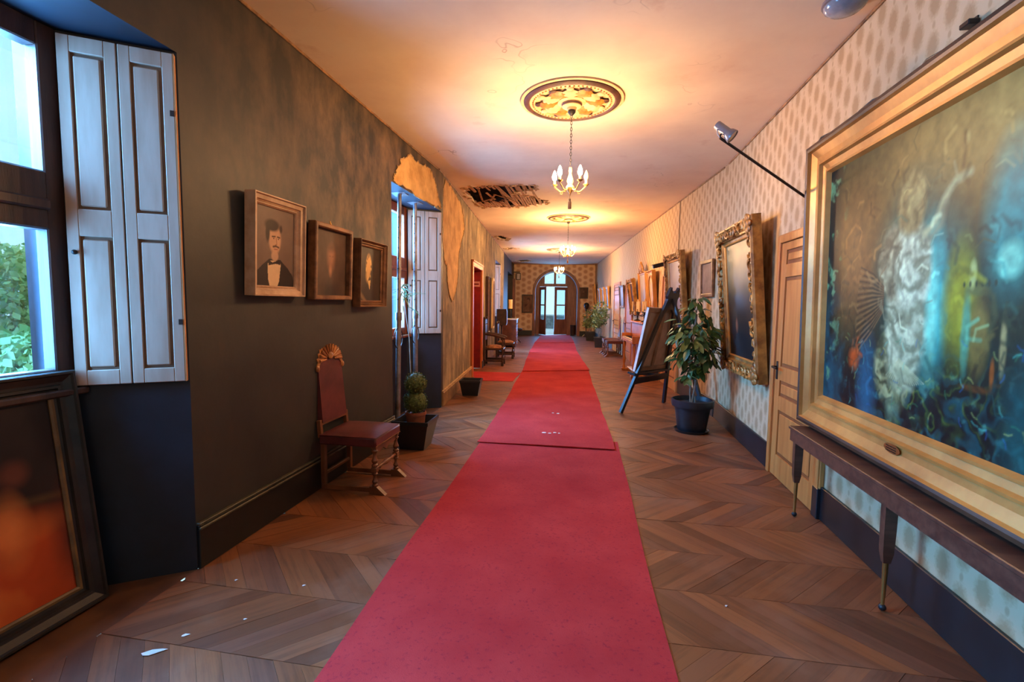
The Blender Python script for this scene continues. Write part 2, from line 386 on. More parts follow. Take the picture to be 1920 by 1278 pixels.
# ------------------------------------------------------------------ plan of the place (metres)
XL, XR, H, YB, Y0 = -2.155, 1.615, 3.3, -4.6, 6.6               # near walls, ceiling, back wall, bend
U = Vector((-.1055, .9944, 0)).normalized(); Nn = Vector((U.y, -U.x, 0))
ORG = Vector((0, Y0, 0)); SE = 16.0
YJ = Y0+.172                                                   # right wall runs on to the joint
def F(s, t, z=0.0): return ORG+U*s+Nn*t+Vector((0, 0, z))        # far, bent half of the corridor
def WM(o, ex, ey):                                              # wall frame: x to the right as seen, y into the wall
    ex = Vector(ex); ey = Vector(ey); ez = Vector((0, 0, 1)); o = Vector(o)
    return Matrix(((ex.x, ey.x, ez.x, o.x), (ex.y, ey.y, ez.y, o.y), (ex.z, ey.z, ez.z, o.z), (0, 0, 0, 1)))
def nearL(y, z=0, off=0): return WM((XL+off, y, z), (0, 1, 0), (-1, 0, 0))
def nearR(y, z=0, off=0): return WM((XR-off, y, z), (0, -1, 0), (1, 0, 0))
def farL(s, z=0, off=0): return WM(F(s, XL+off, z), U, -Nn)
def farR(s, z=0, off=0): return WM(F(s, XR-off, z), -U, Nn)
def endM(t, z=0, off=0): return WM(F(SE-off, t, z), Nn, U)
def wallquads(length, openings, height=H, start=0):                      # openings (x0, x1, z1) from the floor
    b = MB(); x = start
    for a, e, z in sorted(openings):
        if a > x: b.add([(x,0,0),(a,0,0),(a,0,height),(x,0,height)], [(0,1,2,3)])
        b.add([(a,0,z),(e,0,z),(e,0,height),(a,0,height)], [(0,1,2,3)]); x = e
    if x < length: b.add([(x,0,0),(length,0,0),(length,0,height),(x,0,height)], [(0,1,2,3)])
    return b
WINW, WIND, WINS, HEAD, SILL = 1.655, .405, .27, 2.76, 1.06
W0, W1, W2 = -3.75, .58, 4.86                                   # near edges of the windows on the near left wall
W3 = 7.55                                                        # along the far left wall
ops = [(y-YB, y-YB+WINW, HEAD) for y in (W0, W1, W2)]
struct(wallquads(Y0-YB, ops).build('wall_left', M_wallL, smooth=False, M=nearL(YB)), 'worn black-olive painted wall on the left with window recesses')
ALC = (12.3, 15.2, 2.75)
far_len = SE
b = wallquads(10.4, [(3.02, 4.34, 2.22), (W3, W3+WINW, HEAD)], H, .165)
struct(b.build('wall_left_far', M_wallT, smooth=False, M=farL(0)), 'water-stained tan plaster wall beyond the damaged window')
b = wallquads(far_len-10.4, [(ALC[0]-10.4, ALC[1]-10.4, ALC[2])])
struct(b.build('wall_left_end', M_wallL, smooth=False, M=farL(10.4)), 'dark wall stretch near the far end on the left')
o = MB().add([(0,YB,0),(0,6.69,0),(0,6.69,H),(0,YB,H)], [(0,1,2,3)]).build('wall_right', M_paperR, smooth=False, M=Matrix.Translation((XR,0,0)))
struct(o, 'right wall papered with tan ovals on cream')
o = MB().add([(0,-.086,0),(0,far_len,0),(0,far_len,H),(0,-.086,H)], [(0,1,2,3)]).build('wall_right_far', M_paperR, smooth=False,
      M=WM(F(0,XR), Nn, U))
struct(o, 'far stretch of the oval-papered right wall')
struct(MB().add([(XL,YB,0),(XR,YB,0),(XR,YB,H),(XL,YB,H)], [(0,1,2,3)]).build('wall_back', M_paperR, smooth=False), 'papered wall closing the corridor behind the viewer')
ARC_T, ARC_W, ARC_SP, ARC_TOP = -.16, 1.0, 2.05, 3.02
# end wall with an arched opening
arch = [(ARC_T+ARC_W*math.cos(a), ARC_SP+(ARC_TOP-ARC_SP)*math.sin(a)) for a in [math.pi*i/20 for i in range(21)]]
b = MB(); pts = [(XL,0),(ARC_T-ARC_W,0)]+[p for p in reversed(arch)]+[(ARC_T+ARC_W,0),(XR,0),(XR,H),(XL,H)]
tri = tessellate_polygon([[Vector((x,z,0)) for x,z in pts]]); b.add([(x,0,z) for x,z in pts], [tuple(t) for t in tri])
struct(b.build('wall_end', M_paperE, smooth=False, M=endM(0)), 'end wall with small dotted wallpaper around an arched doorway')

# floor slab and ceiling
outer = [Vector((XL,YB,0)),Vector((XR,YB,0)),Vector((XR,YJ,0)),F(SE+1.6,XR),F(SE+1.6,XL),Vector((XL,Y0-.06,0))]
b = MB(); b.add([p+Vector((0,0,-.012)) for p in outer], [tuple(range(6))])
for (mm, y) in ((nearL(W0), 0), (nearL(W1), 0), (nearL(W2), 0), (farL(W3), 0)):
    b.add([mm @ Vector(p) for p in ((0,0,-.003),(WINW,0,-.003),(WINW,.42,-.003),(0,.42,-.003))], [(0,1,2,3)])
b.add([farL(3.02) @ Vector(p) for p in ((0,0,-.003),(1.32,0,-.003),(1.32,.5,-.003),(0,.5,-.003))], [(0,1,2,3)])
b.add([farL(ALC[0]) @ Vector(p) for p in ((0,0,-.003),(2.9,0,-.003),(2.9,1.8,-.003),(0,1.8,-.003))], [(0,1,2,3)])
M_sub = mat('subfloor_wood', S(112, 72, 44), S(80, 48, 30), rough=.5, scale=3)
floor = struct(b.build('floor', M_sub, smooth=False), 'brown oak floor laid in chevron parquet')

def clip(poly, lines):                                           # convex clip, keep side where a*x+b*y<=c
    for a, b_, c in lines:
        out = []
        for i in range(len(poly)):
            p, q = poly[i], poly[(i+1) % len(poly)]
            dp, dq = a*p[0]+b_*p[1]-c, a*q[0]+b_*q[1]-c
            if dp <= 0: out.append(p)
            if dp*dq < 0:
                t = dp/(dp-dq); out.append((p[0]+(q[0]-p[0])*t, p[1]+(q[1]-p[1])*t))
        poly = out
        if len(poly) < 3: return []
    return poly
pLf, pRf = F(0, XL), F(0, XR)
near_lines = [(-1,0,-XL),(1,0,XR),(0,-1,-YB)]
far_lines = [(-Nn.x,-Nn.y,-(Nn.x*pLf.x+Nn.y*pLf.y)),(Nn.x,Nn.y,Nn.x*pRf.x+Nn.y*pRf.y),(U.x,U.y,U.x*F(SE,0).x+U.y*F(SE,0).y)]
BAND, PW = .42, .125
def plank_geom(poly, sgn, cx, cy):
    """bevelled plank in local coordinates plus grain coordinates"""
    g = .0016; cxx = sum(p[0] for p in poly)/len(poly); cyy = sum(p[1] for p in poly)/len(poly)
    top = []; bot = []
    for x, y in poly:
        dx, dy = x-cxx, y-cyy; l = math.hypot(dx, dy) or 1; k = max(0, 1-g*1.6/l)
        bot.append((x, y)); top.append((cxx+dx*k, cyy+dy*k))
    n = len(poly)
    vs = [(x-cx, y-cy, -.008) for x, y in bot]+[(x-cx, y-cy, 0) for x, y in top]
    fs = [tuple(range(n, 2*n))]+[(i, (i+1) % n, n+(i+1) % n, n+i) for i in range(n)]
    return vs, fs
def set_grain(me, fn):
    a = me.attributes.new('grain', 'FLOAT_VECTOR', 'POINT')
    a.data.foreach_set('vector', np.array([fn(v.co) for v in me.vertices], dtype=np.float32).ravel())
planks = []
jb = 0
y = YB
while y < 23.2:
    sgn = 1 if jb % 2 else -1
    x0 = -4.6 if y > Y0 else XL-.7
    x1 = XR+.7
    x = x0-(x0 % PW)
    while x < x1:
        s = sgn*BAND
        q = [(x, y), (x+PW, y), (x+PW+s, y+BAND), (x+s, y+BAND)]
        if y+BAND <= Y0+.001: polys = [clip(q, near_lines)]
        elif y >= Y0: polys = [clip(q, far_lines)]
        else: polys = [clip(q, near_lines if y+BAND/2 < Y0 else far_lines)]
        for p in polys:
            if len(p) >= 3:
                ar = abs(sum(p[i][0]*p[(i+1) % len(p)][1]-p[(i+1) % len(p)][0]*p[i][1] for i in range(len(p))))/2
                if ar > .0015: planks.append((p, sgn, x, y, len(p) == 4 and abs(ar-PW*BAND) < 1e-5))
        x += PW
    y += BAND; jb += 1
def hidden(p):                                                   # under the runner or outside the picture
    cx = sum(a[0] for a in p)/len(p); cy = sum(a[1] for a in p)/len(p)
    if cy < 1.35: return True
    xl, xr = (-1.0-.042*cy, .42-.03*cy)
    return xl+.28 < cx < xr-.28
order = sorted(range(len(planks)), key=lambda i: (hidden(planks[i][0]), sum(a[1] for a in planks[i][0])/len(planks[i][0])))
single = set(order[:300])
shared = {}
rest = MB(); rest_g = []
for i, (p, sgn, x, y, whole) in enumerate(planks):
    rot = R(45)*sgn
    gr = lambda c, sgn=sgn: ((c[0]*sgn+c[1])*.707, (c[0]-c[1]*sgn)*.707, 0)
    if i in single:
        if whole:
            if sgn not in shared:
                vs, fs = plank_geom(p, sgn, x, y); me = MB().add(vs, fs).mesh('plank', M_parq, False); set_grain(me, gr); shared[sgn] = me
            me = shared[sgn]
        else:
            vs, fs = plank_geom(p, sgn, x, y); me = MB().add(vs, fs).mesh('plank', M_parq, False); set_grain(me, gr)
        o = bpy.data.objects.new('plank', me); col.objects.link(o); o.parent = floor
        o.location = (x, y, random.uniform(-.0012, .0008)); o.rotation_euler = (random.uniform(-.002, .002), random.uniform(-.002, .002), 0)
    else:
        vs, fs = plank_geom(p, sgn, 0, 0); rest.add(vs, fs); rest_g += [gr(v) for v in vs]
o = rest.build('parquet_planks', M_parq, floor, smooth=False); o['kind'] = 'stuff'
a = o.data.attributes.new('grain', 'FLOAT_VECTOR', 'POINT'); a.data.foreach_set('vector', np.array(rest_g, dtype=np.float32).ravel())

def ragged(pts, n=3, amp=.05, seed=1):
    rnd = random.Random(seed); out = []
    for i in range(len(pts)):
        p, q = Vector(pts[i]), Vector(pts[(i+1) % len(pts)])
        for k in range(n):
            t = k/n; m = p.lerp(q, t); j = amp if k else amp*.3
            out.append((m.x+rnd.uniform(-j, j), m.y+rnd.uniform(-j, j)))
    return out
hole1 = ragged([(-2.12,7.55),(-1.82,7.40),(-1.4,7.44),(-1.0,7.46),(-1.02,7.72),(-1.42,7.98),(-1.12,8.2),(-.9,8.72),(-1.3,8.95),(-1.65,9.05),(-2.15,9.0),(-2.2,8.5)], 4, .045, 3)
hole2 = ragged([(-2.80,13.1),(-2.6,12.8),(-2.45,13.4),(-2.62,13.75)], 4, .04, 5)
hole3 = ragged([(-3.05,15.75),(-2.72,15.58),(-2.6,15.72),(-2.95,16.0)], 3, .03, 6)
hole4 = ragged([(-3.45,20.2),(-2.9,20.0),(-2.75,20.6),(-3.3,20.9)], 3, .04, 8)
loops = [[Vector((p.x,p.y,0)) for p in outer]]+[[Vector((x,y,0)) for x,y in h] for h in (hole1,hole2,hole3,hole4)]
tri = tessellate_polygon(loops); flat = [p for l in loops for p in l]
b = MB(); b.add([(p.x,p.y,H) for p in flat], [tuple(t) for t in tri])
for h in (hole1,hole2,hole3,hole4):                              # broken edge thickness
    n = len(h); b.add([(x,y,H) for x,y in h]+[(x,y,H+.035) for x,y in h], [(i,(i+1)%n,n+(i+1)%n,n+i) for i in range(n)])
ceiling = struct(b.build('ceiling', M_ceil, smooth=False), 'cracked cream plaster ceiling with fallen patches')
b = MB()
for (x0,x1,y0,y1) in ((-2.4,-.7,7.2,9.3),(-3.1,-2.3,12.6,13.9),(-3.3,-2.4,15.4,16.2),(-3.8,-2.5,19.8,21.1)):
    b.add([(x,y,z) for z in (H+.01,H+.30) for y in (y0,y1) for x in (x0,x1)], [(4,5,7,6),(0,1,5,4),(2,6,7,3),(0,4,6,2),(1,3,7,5)])
b.build('roof_void', M_void, ceiling, smooth=False)
rnd = random.Random(11)
def in_poly(x, y, poly):
    c = False; j = len(poly)-1
    for i in range(len(poly)):
        if (poly[i][1] > y) != (poly[j][1] > y) and x < (poly[j][0]-poly[i][0])*(y-poly[i][1])/(poly[j][1]-poly[i][1])+poly[i][0]: c = not c
        j = i
    return c
x = -2.15
lath_me = MB().box(-.016, .016, -.5, .5, -.004, .004).mesh('lath', M_lath, False)
while x < -.9:
    ys = [yy for yy in np.arange(7.3, 9.2, .02) if in_poly(x, yy, hole1)]
    if ys:
        segs = [(min(ys)-.04, max(ys)+.04)]
        if x < -1.62: segs = [(min(ys)-.04, min(ys)+rnd.uniform(.1, .3)), (max(ys)-rnd.uniform(.25, .5), max(ys)+.04)]
        for a_, e_ in segs:
            o = bpy.data.objects.new('lath', lath_me); col.objects.link(o); o.parent = ceiling
            o.location = (x+rnd.uniform(-.01, .01), (a_+e_)/2, H+rnd.uniform(-.004, .008)); o.scale = (1, e_-a_, 1)
            o.rotation_euler = (rnd.uniform(-.03, .03), rnd.uniform(-.15, .15), rnd.uniform(-.05, .05))
    x += .046
for k in range(9):                                               # laths that have come loose and hang
    o = bpy.data.objects.new('lath', lath_me); col.objects.link(o); o.parent = ceiling
    o.location = (rnd.uniform(-2.0, -1.25), rnd.uniform(7.9, 8.75), H-.015); o.scale = (1, rnd.uniform(.3, .6), 1)
    o.rotation_euler = (rnd.uniform(-.12, .12), rnd.uniform(-.5, .5), rnd.uniform(-.7, .7))
for hh, sd in ((hole1, 1), (hole2, 2), (hole3, 3), (hole4, 4)):
    b = MB(); rr = random.Random(sd); n = len(hh); cx = sum(p[0] for p in hh)/n; cy = sum(p[1] for p in hh)/n
    for i in range(n):
        x, y = hh[i]; d = Vector((x-cx, y-cy)).normalized()*rr.uniform(.01, .06); s_ = rr.uniform(.012, .04)
        b.box(-s_, s_, -s_*rr.uniform(.6, 2), s_, -.006, .002, Matrix.Translation((x+d.x, y+d.y, H-.004)) @ Matrix.Rotation(rr.uniform(0, 6), 4, 'Z') @ Matrix.Rotation(rr.uniform(-.5, .5), 4, 'X'))
    b.build('plaster_flakes', M_plasteredge, ceiling, smooth=False)['kind'] = 'stuff'

# baseboards, thin cornice strips
BH = .235
def strip(M, x0, x1, name, m, bead=None, h=BH, d=.022):
    b = MB().box(x0, x1, -d, .0, 0, h, M, .004)
    o = struct(b.build(name, m, smooth=False), {'baseboard_left':'tall olive-black baseboard along the left wall'}.get(name, 'painted baseboard run'))
    if bead:
        MB().box(x0, x1, -d-.008, 0, h-.028, h-.012, M, .004).box(x0, x1, -d-.004, 0, h, h+.012, M, .003).build('bead', bead, o, smooth=False)
    return o
def lab(o, t): o['label'] = t; return o
lab(strip(nearL(YB), 0, W0-YB, 'baseboard_left_rear', M_baseL), 'baseboard behind the viewer on the left')
lab(strip(nearL(YB), W0+WINW-YB, W1-YB, 'baseboard_left_near', M_baseL), 'olive-black baseboard before the first window')
strip(nearL(YB), W1+WINW-YB, W2-YB, 'baseboard_left', M_baseL, M_bead, .25)
lab(strip(farL(0), .17, 2.9, 'baseboard_left_middle', M_baseT, M_plasteredge, .22, .03), 'tan rubbed baseboard between damaged window and red door')
lab(strip(farL(0), 4.48, W3, 'baseboard_left_far', M_baseT), 'baseboard beyond the red door')
lab(strip(farL(0), W3+WINW, ALC[0], 'baseboard_left_alcove', M_baseL), 'dark baseboard before the far alcove')
DY0, DY1 = 3.70, 4.60                                            # near right door, leaf edges
lab(strip(nearR(Y0), -.17, Y0-(DY1+.07), 'baseboard_right', M_base), 'black baseboard between the gilt portrait and the honey door')
lab(strip(nearR(Y0), Y0-(DY0-.07), Y0-YB, 'baseboard_right_near', M_base), 'black baseboard under the long narrow table')
D2, D3, D4 = (1.85, 2.95), (6.25, 7.2), (8.35, 9.5)
lab(strip(farR(0), -1.75, 0, 'baseboard_right_bend', M_base), 'black baseboard behind the potted ficus')
lab(strip(farR(0), -6.15, -3.05, 'baseboard_right_middle', M_base), 'black baseboard behind the harmonium')
lab(strip(farR(0), -SE, -9.6, 'baseboard_right_far', M_base), 'black baseboard behind the far plants')
lab(strip(endM(0), XL, ARC_T-ARC_W-.1, 'baseboard_end_left', M_base), 'dark baseboard left of the arch')
lab(strip(endM(0), ARC_T+ARC_W+.1, XR, 'baseboard_end_right', M_base), 'dark baseboard right of the arch')
M_corn = mat('cornice_strip', S(176, 130, 84), S(96, 64, 40), rough=.6, scale=7)
for i, (mm, x0, x1, t) in enumerate(((nearL(YB), 0, Y0-YB, 'thin dark strip where ceiling meets the left wall'), (farL(0), 0, SE, 'thin strip along the far left wall top'),
        (nearR(Y0), 0, Y0-YB, 'thin strip where ceiling meets the papered wall'), (farR(0), -SE, 0, 'thin strip along the far right wall top'))):
    struct(MB().box(x0, x1, -.014, 0, H-.02, H-.001, mm, .004).build('trim_%d' % (i+1), M_corn, smooth=False), t)

# ------------------------------------------------------------------ windows with splayed recesses
def make_window(idx, M, wood, label, splay_m):
    W, D, s = WINW, WIND, WINS
    b = MB()
    b.add([(0,0,-.02),(s,D,-.02),(s,D,HEAD),(0,0,HEAD)], [(0,1,2,3)], M)
    b.add([(W,0,-.02),(W-s,D,-.02),(W-s,D,HEAD),(W,0,HEAD)], [(0,3,2,1)], M)
    b.add([(s,D,-.02),(W-s,D,-.02),(W-s,D,SILL),(s,D,SILL)], [(0,1,2,3)], M)
    b.add([(0,0,HEAD),(W,0,HEAD),(W-s,D,HEAD),(s,D,HEAD)], [(0,1,2,3)], M)
    b.box(s+.002, W-s-.002, D+.16, D+.2, -.2, SILL-.03, M); b.box(-.4, s, D+.002, D+.25, -.2, H+.2, M); b.box(W-s, W+.4, D+.002, D+.25, -.2, H+.2, M)
    b.box(-.4, W+.4, D+.002, D+.25, HEAD, H+.2, M)
    struct(b.build('wall_recess_%d' % idx, splay_m, smooth=False), 'deep splayed recess around window %s' % ('one two three four'.split()[idx-1] if idx else 'behind the viewer'))
    win = bpy.data.objects.new('window_%d' % idx, None); col.objects.link(win); win.matrix_world = M; struct(win, label)
    x0, x1, j = s, W-s, .085
    T0, T1 = 1.815, 2.085; cx = (x0+x1)/2
    f = MB(); y0, y1 = D-.01, D+.065
    f.box(x0, x0+j, y0, y1, SILL, HEAD, b=.006).box(x1-j, x1, y0, y1, SILL, HEAD, b=.006)
    f.box(x0+j, x1-j, y0, y1, HEAD-.11, HEAD, b=.006).box(x0+j, x1-j, y0, y1, SILL, SILL+.095, b=.006)
    f.build('window_frame', wood, win, smooth=False)
    MB().box(x0+j, x1-j, y0-.015, y1, T0, T1, b=.008).box(x0+j, x1-j, y0-.035, y0-.01, T0+.09, T0+.14, b=.008).build('transom', wood, win, smooth=False)
    MB().box(cx-.035, cx+.035, y0-.008, y1, SILL+.095, T0, b=.006).box(cx-.03, cx+.03, y0, y1, T1, HEAD-.11, b=.006).build('mullion', wood, win, smooth=False)
    MB().box(x0-.02, x1+.02, y0-.06, y0, SILL-.035, SILL, b=.008).build('sill', wood, win, smooth=False)
    for a, e in ((x0+j, cx-.032), (cx+.032, x1-j)):
        for z0, z1 in ((SILL+.095, T0), (T1, HEAD-.11)):
            MB().box(a-.004, e+.004, D+.02, D+.025, z0-.004, z1+.004).build('pane', M_glass, win, smooth=False)
    h = MB(); h.cyl((cx-.06, y0-.03, 1.45), (cx-.06, y0-.03, 1.6), .009).cyl((cx-.06, y0-.005, 1.52), (cx-.06, y0-.035, 1.52), .008); h.build('window_handle', M_iron, win)
    A = M @ Matrix.Translation((W/2, D+.22, (SILL+HEAD)/2)) @ Matrix.Rotation(R(-90), 4, 'X') @ Matrix.Rotation(R(0), 4, 'Y')
    daylight('window_daylight_%d' % idx, A, x1-x0-.1, HEAD-SILL-.1)
    B = M @ Matrix.Translation((W/2, D+1.05, 3.0)) @ Matrix.Rotation(R(-46), 4, 'X')      # open sky above the garden
    daylight('window_skylight_%d' % idx, B, 1.5, 1.4)
    return win
make_window(4, nearL(W0), M_dkwood, 'dark timber window behind the viewer', M_splay)
make_window(1, nearL(W1), M_dkwood, 'dark timber casement window with thick transom at the left edge', M_splay)
make_window(2, nearL(W2), M_orwood, 'orange-brown timber window behind the two steel props', M_splay)
make_window(3, farL(W3), M_orwood, 'far timber window on the tan wall', M_splay)

def make_shutter(M, label):                                      # two leaves lying on the far splay; local x runs from wall edge towards the window, out is -y
    t = thing('window_shutter', M, label, 'shutter', 'folding shutters opened against window recesses')
    lw, zb, zt = .226, 1.065, 2.735
    for k in (0, 1):
        e = -(.012+k*(lw+.006)); a = e-lw
        st = .048
        f = MB()
        f.box(a, a+st, -.04, -.008, zb, zt, b=.003).box(e-st, e, -.04, -.008, zb, zt, b=.003)
        rails = ((zb, zb+.075), (1.80, 1.93), (zt-.075, zt))
        for z0, z1 in rails: f.box(a+st, e-st, -.04, -.008, z0, z1, b=.003)
        leaf = f.build('shutter_leaf', M_shutter, t, smooth=False)
        for z0, z1 in ((rails[0][1], rails[1][0]), (rails[1][1], rails[2][0])):
            MB().box(a+st, e-st, -.026, -.012, z0, z1).build('panel_groove', M_shutline, leaf, smooth=False)
            MB().box(a+st+.010, e-st-.016, -.037, -.024, z0+.014, z1-.014, b=.007).build('panel', M_shutter, leaf, smooth=False)
        if k == 0:
            for z in (1.38, 2.44): MB().box(e-.02, e-.002, -.044, -.039, z-.014, z+.014).build('hinge', M_iron, leaf, smooth=False)
            MB().box(e, e+.005, -.04, -.006, zb, zt).build('edge_strip', mat('shutter_raw_edge', S(206,140,84), rough=.6), leaf, smooth=False)
        else:
            MB().ell((a+.03, -.052, 1.72), (.012, .014, .012)).build('knob', M_iron, leaf)
    return t
def splay_M(Mw):                                                 # on the far splay of a window
    ex = Vector((WINS, -WIND, 0)).normalized(); ey = Vector((WIND, WINS, 0)).normalized()
    L = Matrix(((ex.x, ey.x, 0, WINW), (ex.y, ey.y, 0, 0), (0, 0, 1, 0), (0, 0, 0, 1)))
    return Mw @ L
make_shutter(splay_M(nearL(W1)), 'tall pale folding shutter beside the nearest window with three dark-framed portraits beyond')
make_shutter(splay_M(nearL(W2)), 'folding shutter behind the two steel props')
make_shutter(splay_M(farL(W3)), 'distant folding shutter beyond the dark wooden armchair')

# ------------------------------------------------------------------ garden seen through the nearest window
tag(MB().box(-40, -3.2, -30, 60, -.6, -.5).build('garden_ground', M_ground, smooth=False), 'pale garden ground outside the windows', 'ground', kind='stuff')
hs = thing('stone_house', Matrix.Translation((-11.5, 6.0, -.5)), 'pale stone house corner seen through the nearest window', 'building')
hb = MB(); hb.box(-3, 0, -9, 1.6, 0, 9).build('wall', M_stone, hs, smooth=False)
q = MB(); rr = random.Random(4)
for k in range(14):
    z = .2+k*.42; l = .25+.2*(k % 2); MB().box(-.2, .03, 1.6-l, 1.63, z, z+.38, b=.02).build('quoin', mat('quoin_stone', S(240,236,222), S(214,206,186), rough=.9), hs, smooth=False)
MB().box(-.02, .06, -1.0, .2, 3.0, 4.6).build('window', mat('far_shutter', S(150,140,120), rough=.8), hs, smooth=False)
def leaf_cloud(n, spots, size, seed, flat=.5):
    r = np.random.default_rng(seed); vs = []; fs = []
    for i in range(n):
        c, rad = spots[r.integers(len(spots))]
        d = r.normal(size=3); d /= np.linalg.norm(d); p = np.array(c)+d*np.array(rad)*(.55+.45*r.random()**.4)
        a = r.normal(size=3); a /= np.linalg.norm(a); b_ = np.cross(a, r.normal(size=3)); b_ /= np.linalg.norm(b_)
        l = size*(.6+.8*r.random()); w_ = l*flat; o = len(vs)
        vs += [p, p+a*l*.5+b_*w_*.5, p+a*l, p+a*l*.5-b_*w_*.5]; fs.append((o, o+1, o+2, o+3))
    mb = MB(); mb.v = [Vector(v) for v in vs]; mb.f = fs; return mb
for k, (x, y, rx, rz, lbl) in enumerate(((-7.0, 5.3, 1.0, 1.5, 'bright green bush seen low in the nearest window pane'), (-9.6, 8.6, 1.1, 3.3, 'tall green tree right of the stone house'),
                                         (-5.2, 3.2, .7, .9, 'low green shrub under the stone house'), (-9.5, 16.5, 2.4, 3.0, 'green tree outside the propped window'), (-10, 23, 2.5, 3, 'green tree outside the far windows'))):
    t = thing('garden_tree', Matrix.Translation((x, y, -.499)), lbl, 'tree')
    spots = [((rx*.5*math.cos(a), rx*.6*math.sin(a), rz*(1.0+.25*math.sin(3*a))+.25), (rx*.6, rx*.7, rz*.6)) for a in [i*1.05 for i in range(6)]]
    f = leaf_cloud(15000 if k < 3 else 6000, spots, .085 if k < 3 else .16, 20+k, .7).build('foliage', M_hedge, t, smooth=False); f['kind'] = 'stuff'
    MB().tube([(0,0,.03),(.05,.05,rz*.5),(0,.1,rz)], [.14,.1,.05]).build('trunk', M_bark, t)

# ------------------------------------------------------------------ doors
def make_door(n, M, W, Hh, label, wood=M_door, handle_left=True):   # M at the left bottom corner as seen, flush on the wall
    d = bpy.data.objects.new('door_%d' % n, None); col.objects.link(d); d.matrix_world = M; struct(d, label)
    cw = .075
    c = MB()
    for x0, x1 in ((-cw, 0), (W, W+cw)): c.box(x0, x1, -.032, -.001, 0, Hh+cw, b=.004).box(x0+.012 if x0 < 0 else x0, x1 if x0 < 0 else x1-.012, -.042, -.03, 0, Hh+cw-.012, b=.004)
    c.box(0, W, -.032, -.001, Hh, Hh+cw, b=.004).box(0, W, -.042, -.03, Hh, Hh+cw-.012, b=.004)
    c.build('door_casing', wood, d, smooth=False)
    leaf = MB(); st = .11
    leaf.box(.004, st, -.024, -.002, .005, Hh-.004, b=.002).box(W-st, W-.004, -.024, -.002, .005, Hh-.004, b=.002)
    rails = ((.005, .20), (.78, .90), (Hh-.34 if Hh > 2.3 else Hh-.26, Hh-.2), (Hh-.09, Hh-.004)) if False else ((.005, .2), (.60, .72), (.86, .98), (Hh-.30, Hh-.19), (Hh-.07, Hh-.004))
    for z0, z1 in rails: leaf.box(st, W-st, -.024, -.002, z0, z1, b=.002)
    lf = leaf.build('door_leaf', wood, d, smooth=False)
    for i in range(len(rails)-1):
        z0, z1 = rails[i][1], rails[i+1][0]
        MB().box(st, W-st, -.012, -.004, z0, z1).build('panel_groove', M_doordk, lf, smooth=False)
        if z1-z0 > .1: MB().box(st+.03, W-st-.03, -.021, -.01, z0+.03, z1-.03, b=.009).build('panel', wood, lf, smooth=False)
    hx = .05 if handle_left else W-.05
    h = MB().box(hx-.018, hx+.018, -.03, -.022, .86, 1.02, b=.003); h.tube([(hx,-.03,.97),(hx,-.07,.97),(hx+(.02 if handle_left else -.02),-.075,.97),(hx+(.11 if handle_left else -.11),-.07,.965)], .009)
    h.build('door_handle', M_iron, lf)
    return d
d1 = make_door(1, nearR(DY1), DY1-DY0, 2.05, 'honey-coloured panelled door left of the huge painting')
MB().box(DY1-DY0-.005, DY1-DY0+.08, -.045, 0, 0, .22, b=.004).build('plinth', M_base, d1, smooth=False)
make_door(2, farR(D2[1]), D2[1]-D2[0], 2.05, 'honey-coloured door partly hidden behind the easel')
make_door(3, farR(D3[1]), D3[1]-D3[0], 2.12, 'reddish honey door beside the harmonium', M_casing)
make_door(4, farR(D4[1]), D4[1]-D4[0], 2.12, 'farthest honey door behind the pair of burgundy chairs')
# red door in its deep reveal on the left
dr = bpy.data.objects.new('door_5', None); col.objects.link(dr); dr.matrix_world = farL(3.02); struct(dr, 'dark red door in a deep orange-cased reveal on the left')
b = MB().add([(0,0,0),(0,.5,0),(0,.5,2.22),(0,0,2.22)], [(0,1,2,3)]).add([(1.32,0,0),(1.32,.5,0),(1.32,.5,2.22),(1.32,0,2.22)], [(0,1,2,3)]).add([(0,0,2.22),(1.32,0,2.22),(1.32,.5,2.22),(0,.5,2.22)], [(0,1,2,3)])
b.build('reveal', M_reddoor, dr, smooth=False)
b = MB().box(.0, 1.32, .46, .5, 0, 2.22).box(.12, 1.2, .445, .46, .2, .95, b=.01).box(.12, 1.2, .445, .46, 1.1, 2.0, b=.01); b.build('door_leaf', M_reddoor, dr, smooth=False)
b = MB().box(-.13, 0, -.045, 0, 0, 2.35, b=.008).box(1.32, 1.45, -.045, 0, 0, 2.35, b=.008).box(0, 1.32, -.045, 0, 2.22, 2.35, b=.008).box(-.13, 1.45, -.06, -.045, 2.31, 2.35, b=.005)
b.build('door_casing', M_casing, dr, smooth=False)
MB().box(1.325, 1.455, -.06, 0, 0, .16, b=.004).build('plinth', M_base, dr, smooth=False)
MB().box(1.300, 1.316, .02, .17, 1.86, 1.98).build('sign_plate', M_label, dr, smooth=False)
MB().box(1.297, 1.301, .035, .155, 1.905, 1.935).build('sign_lettering', M_reddoor, dr, smooth=False)
MB().box(-.004, .006, -.02, .06, 1.35, 1.66).build('paper_notice', M_label, dr, smooth=False)

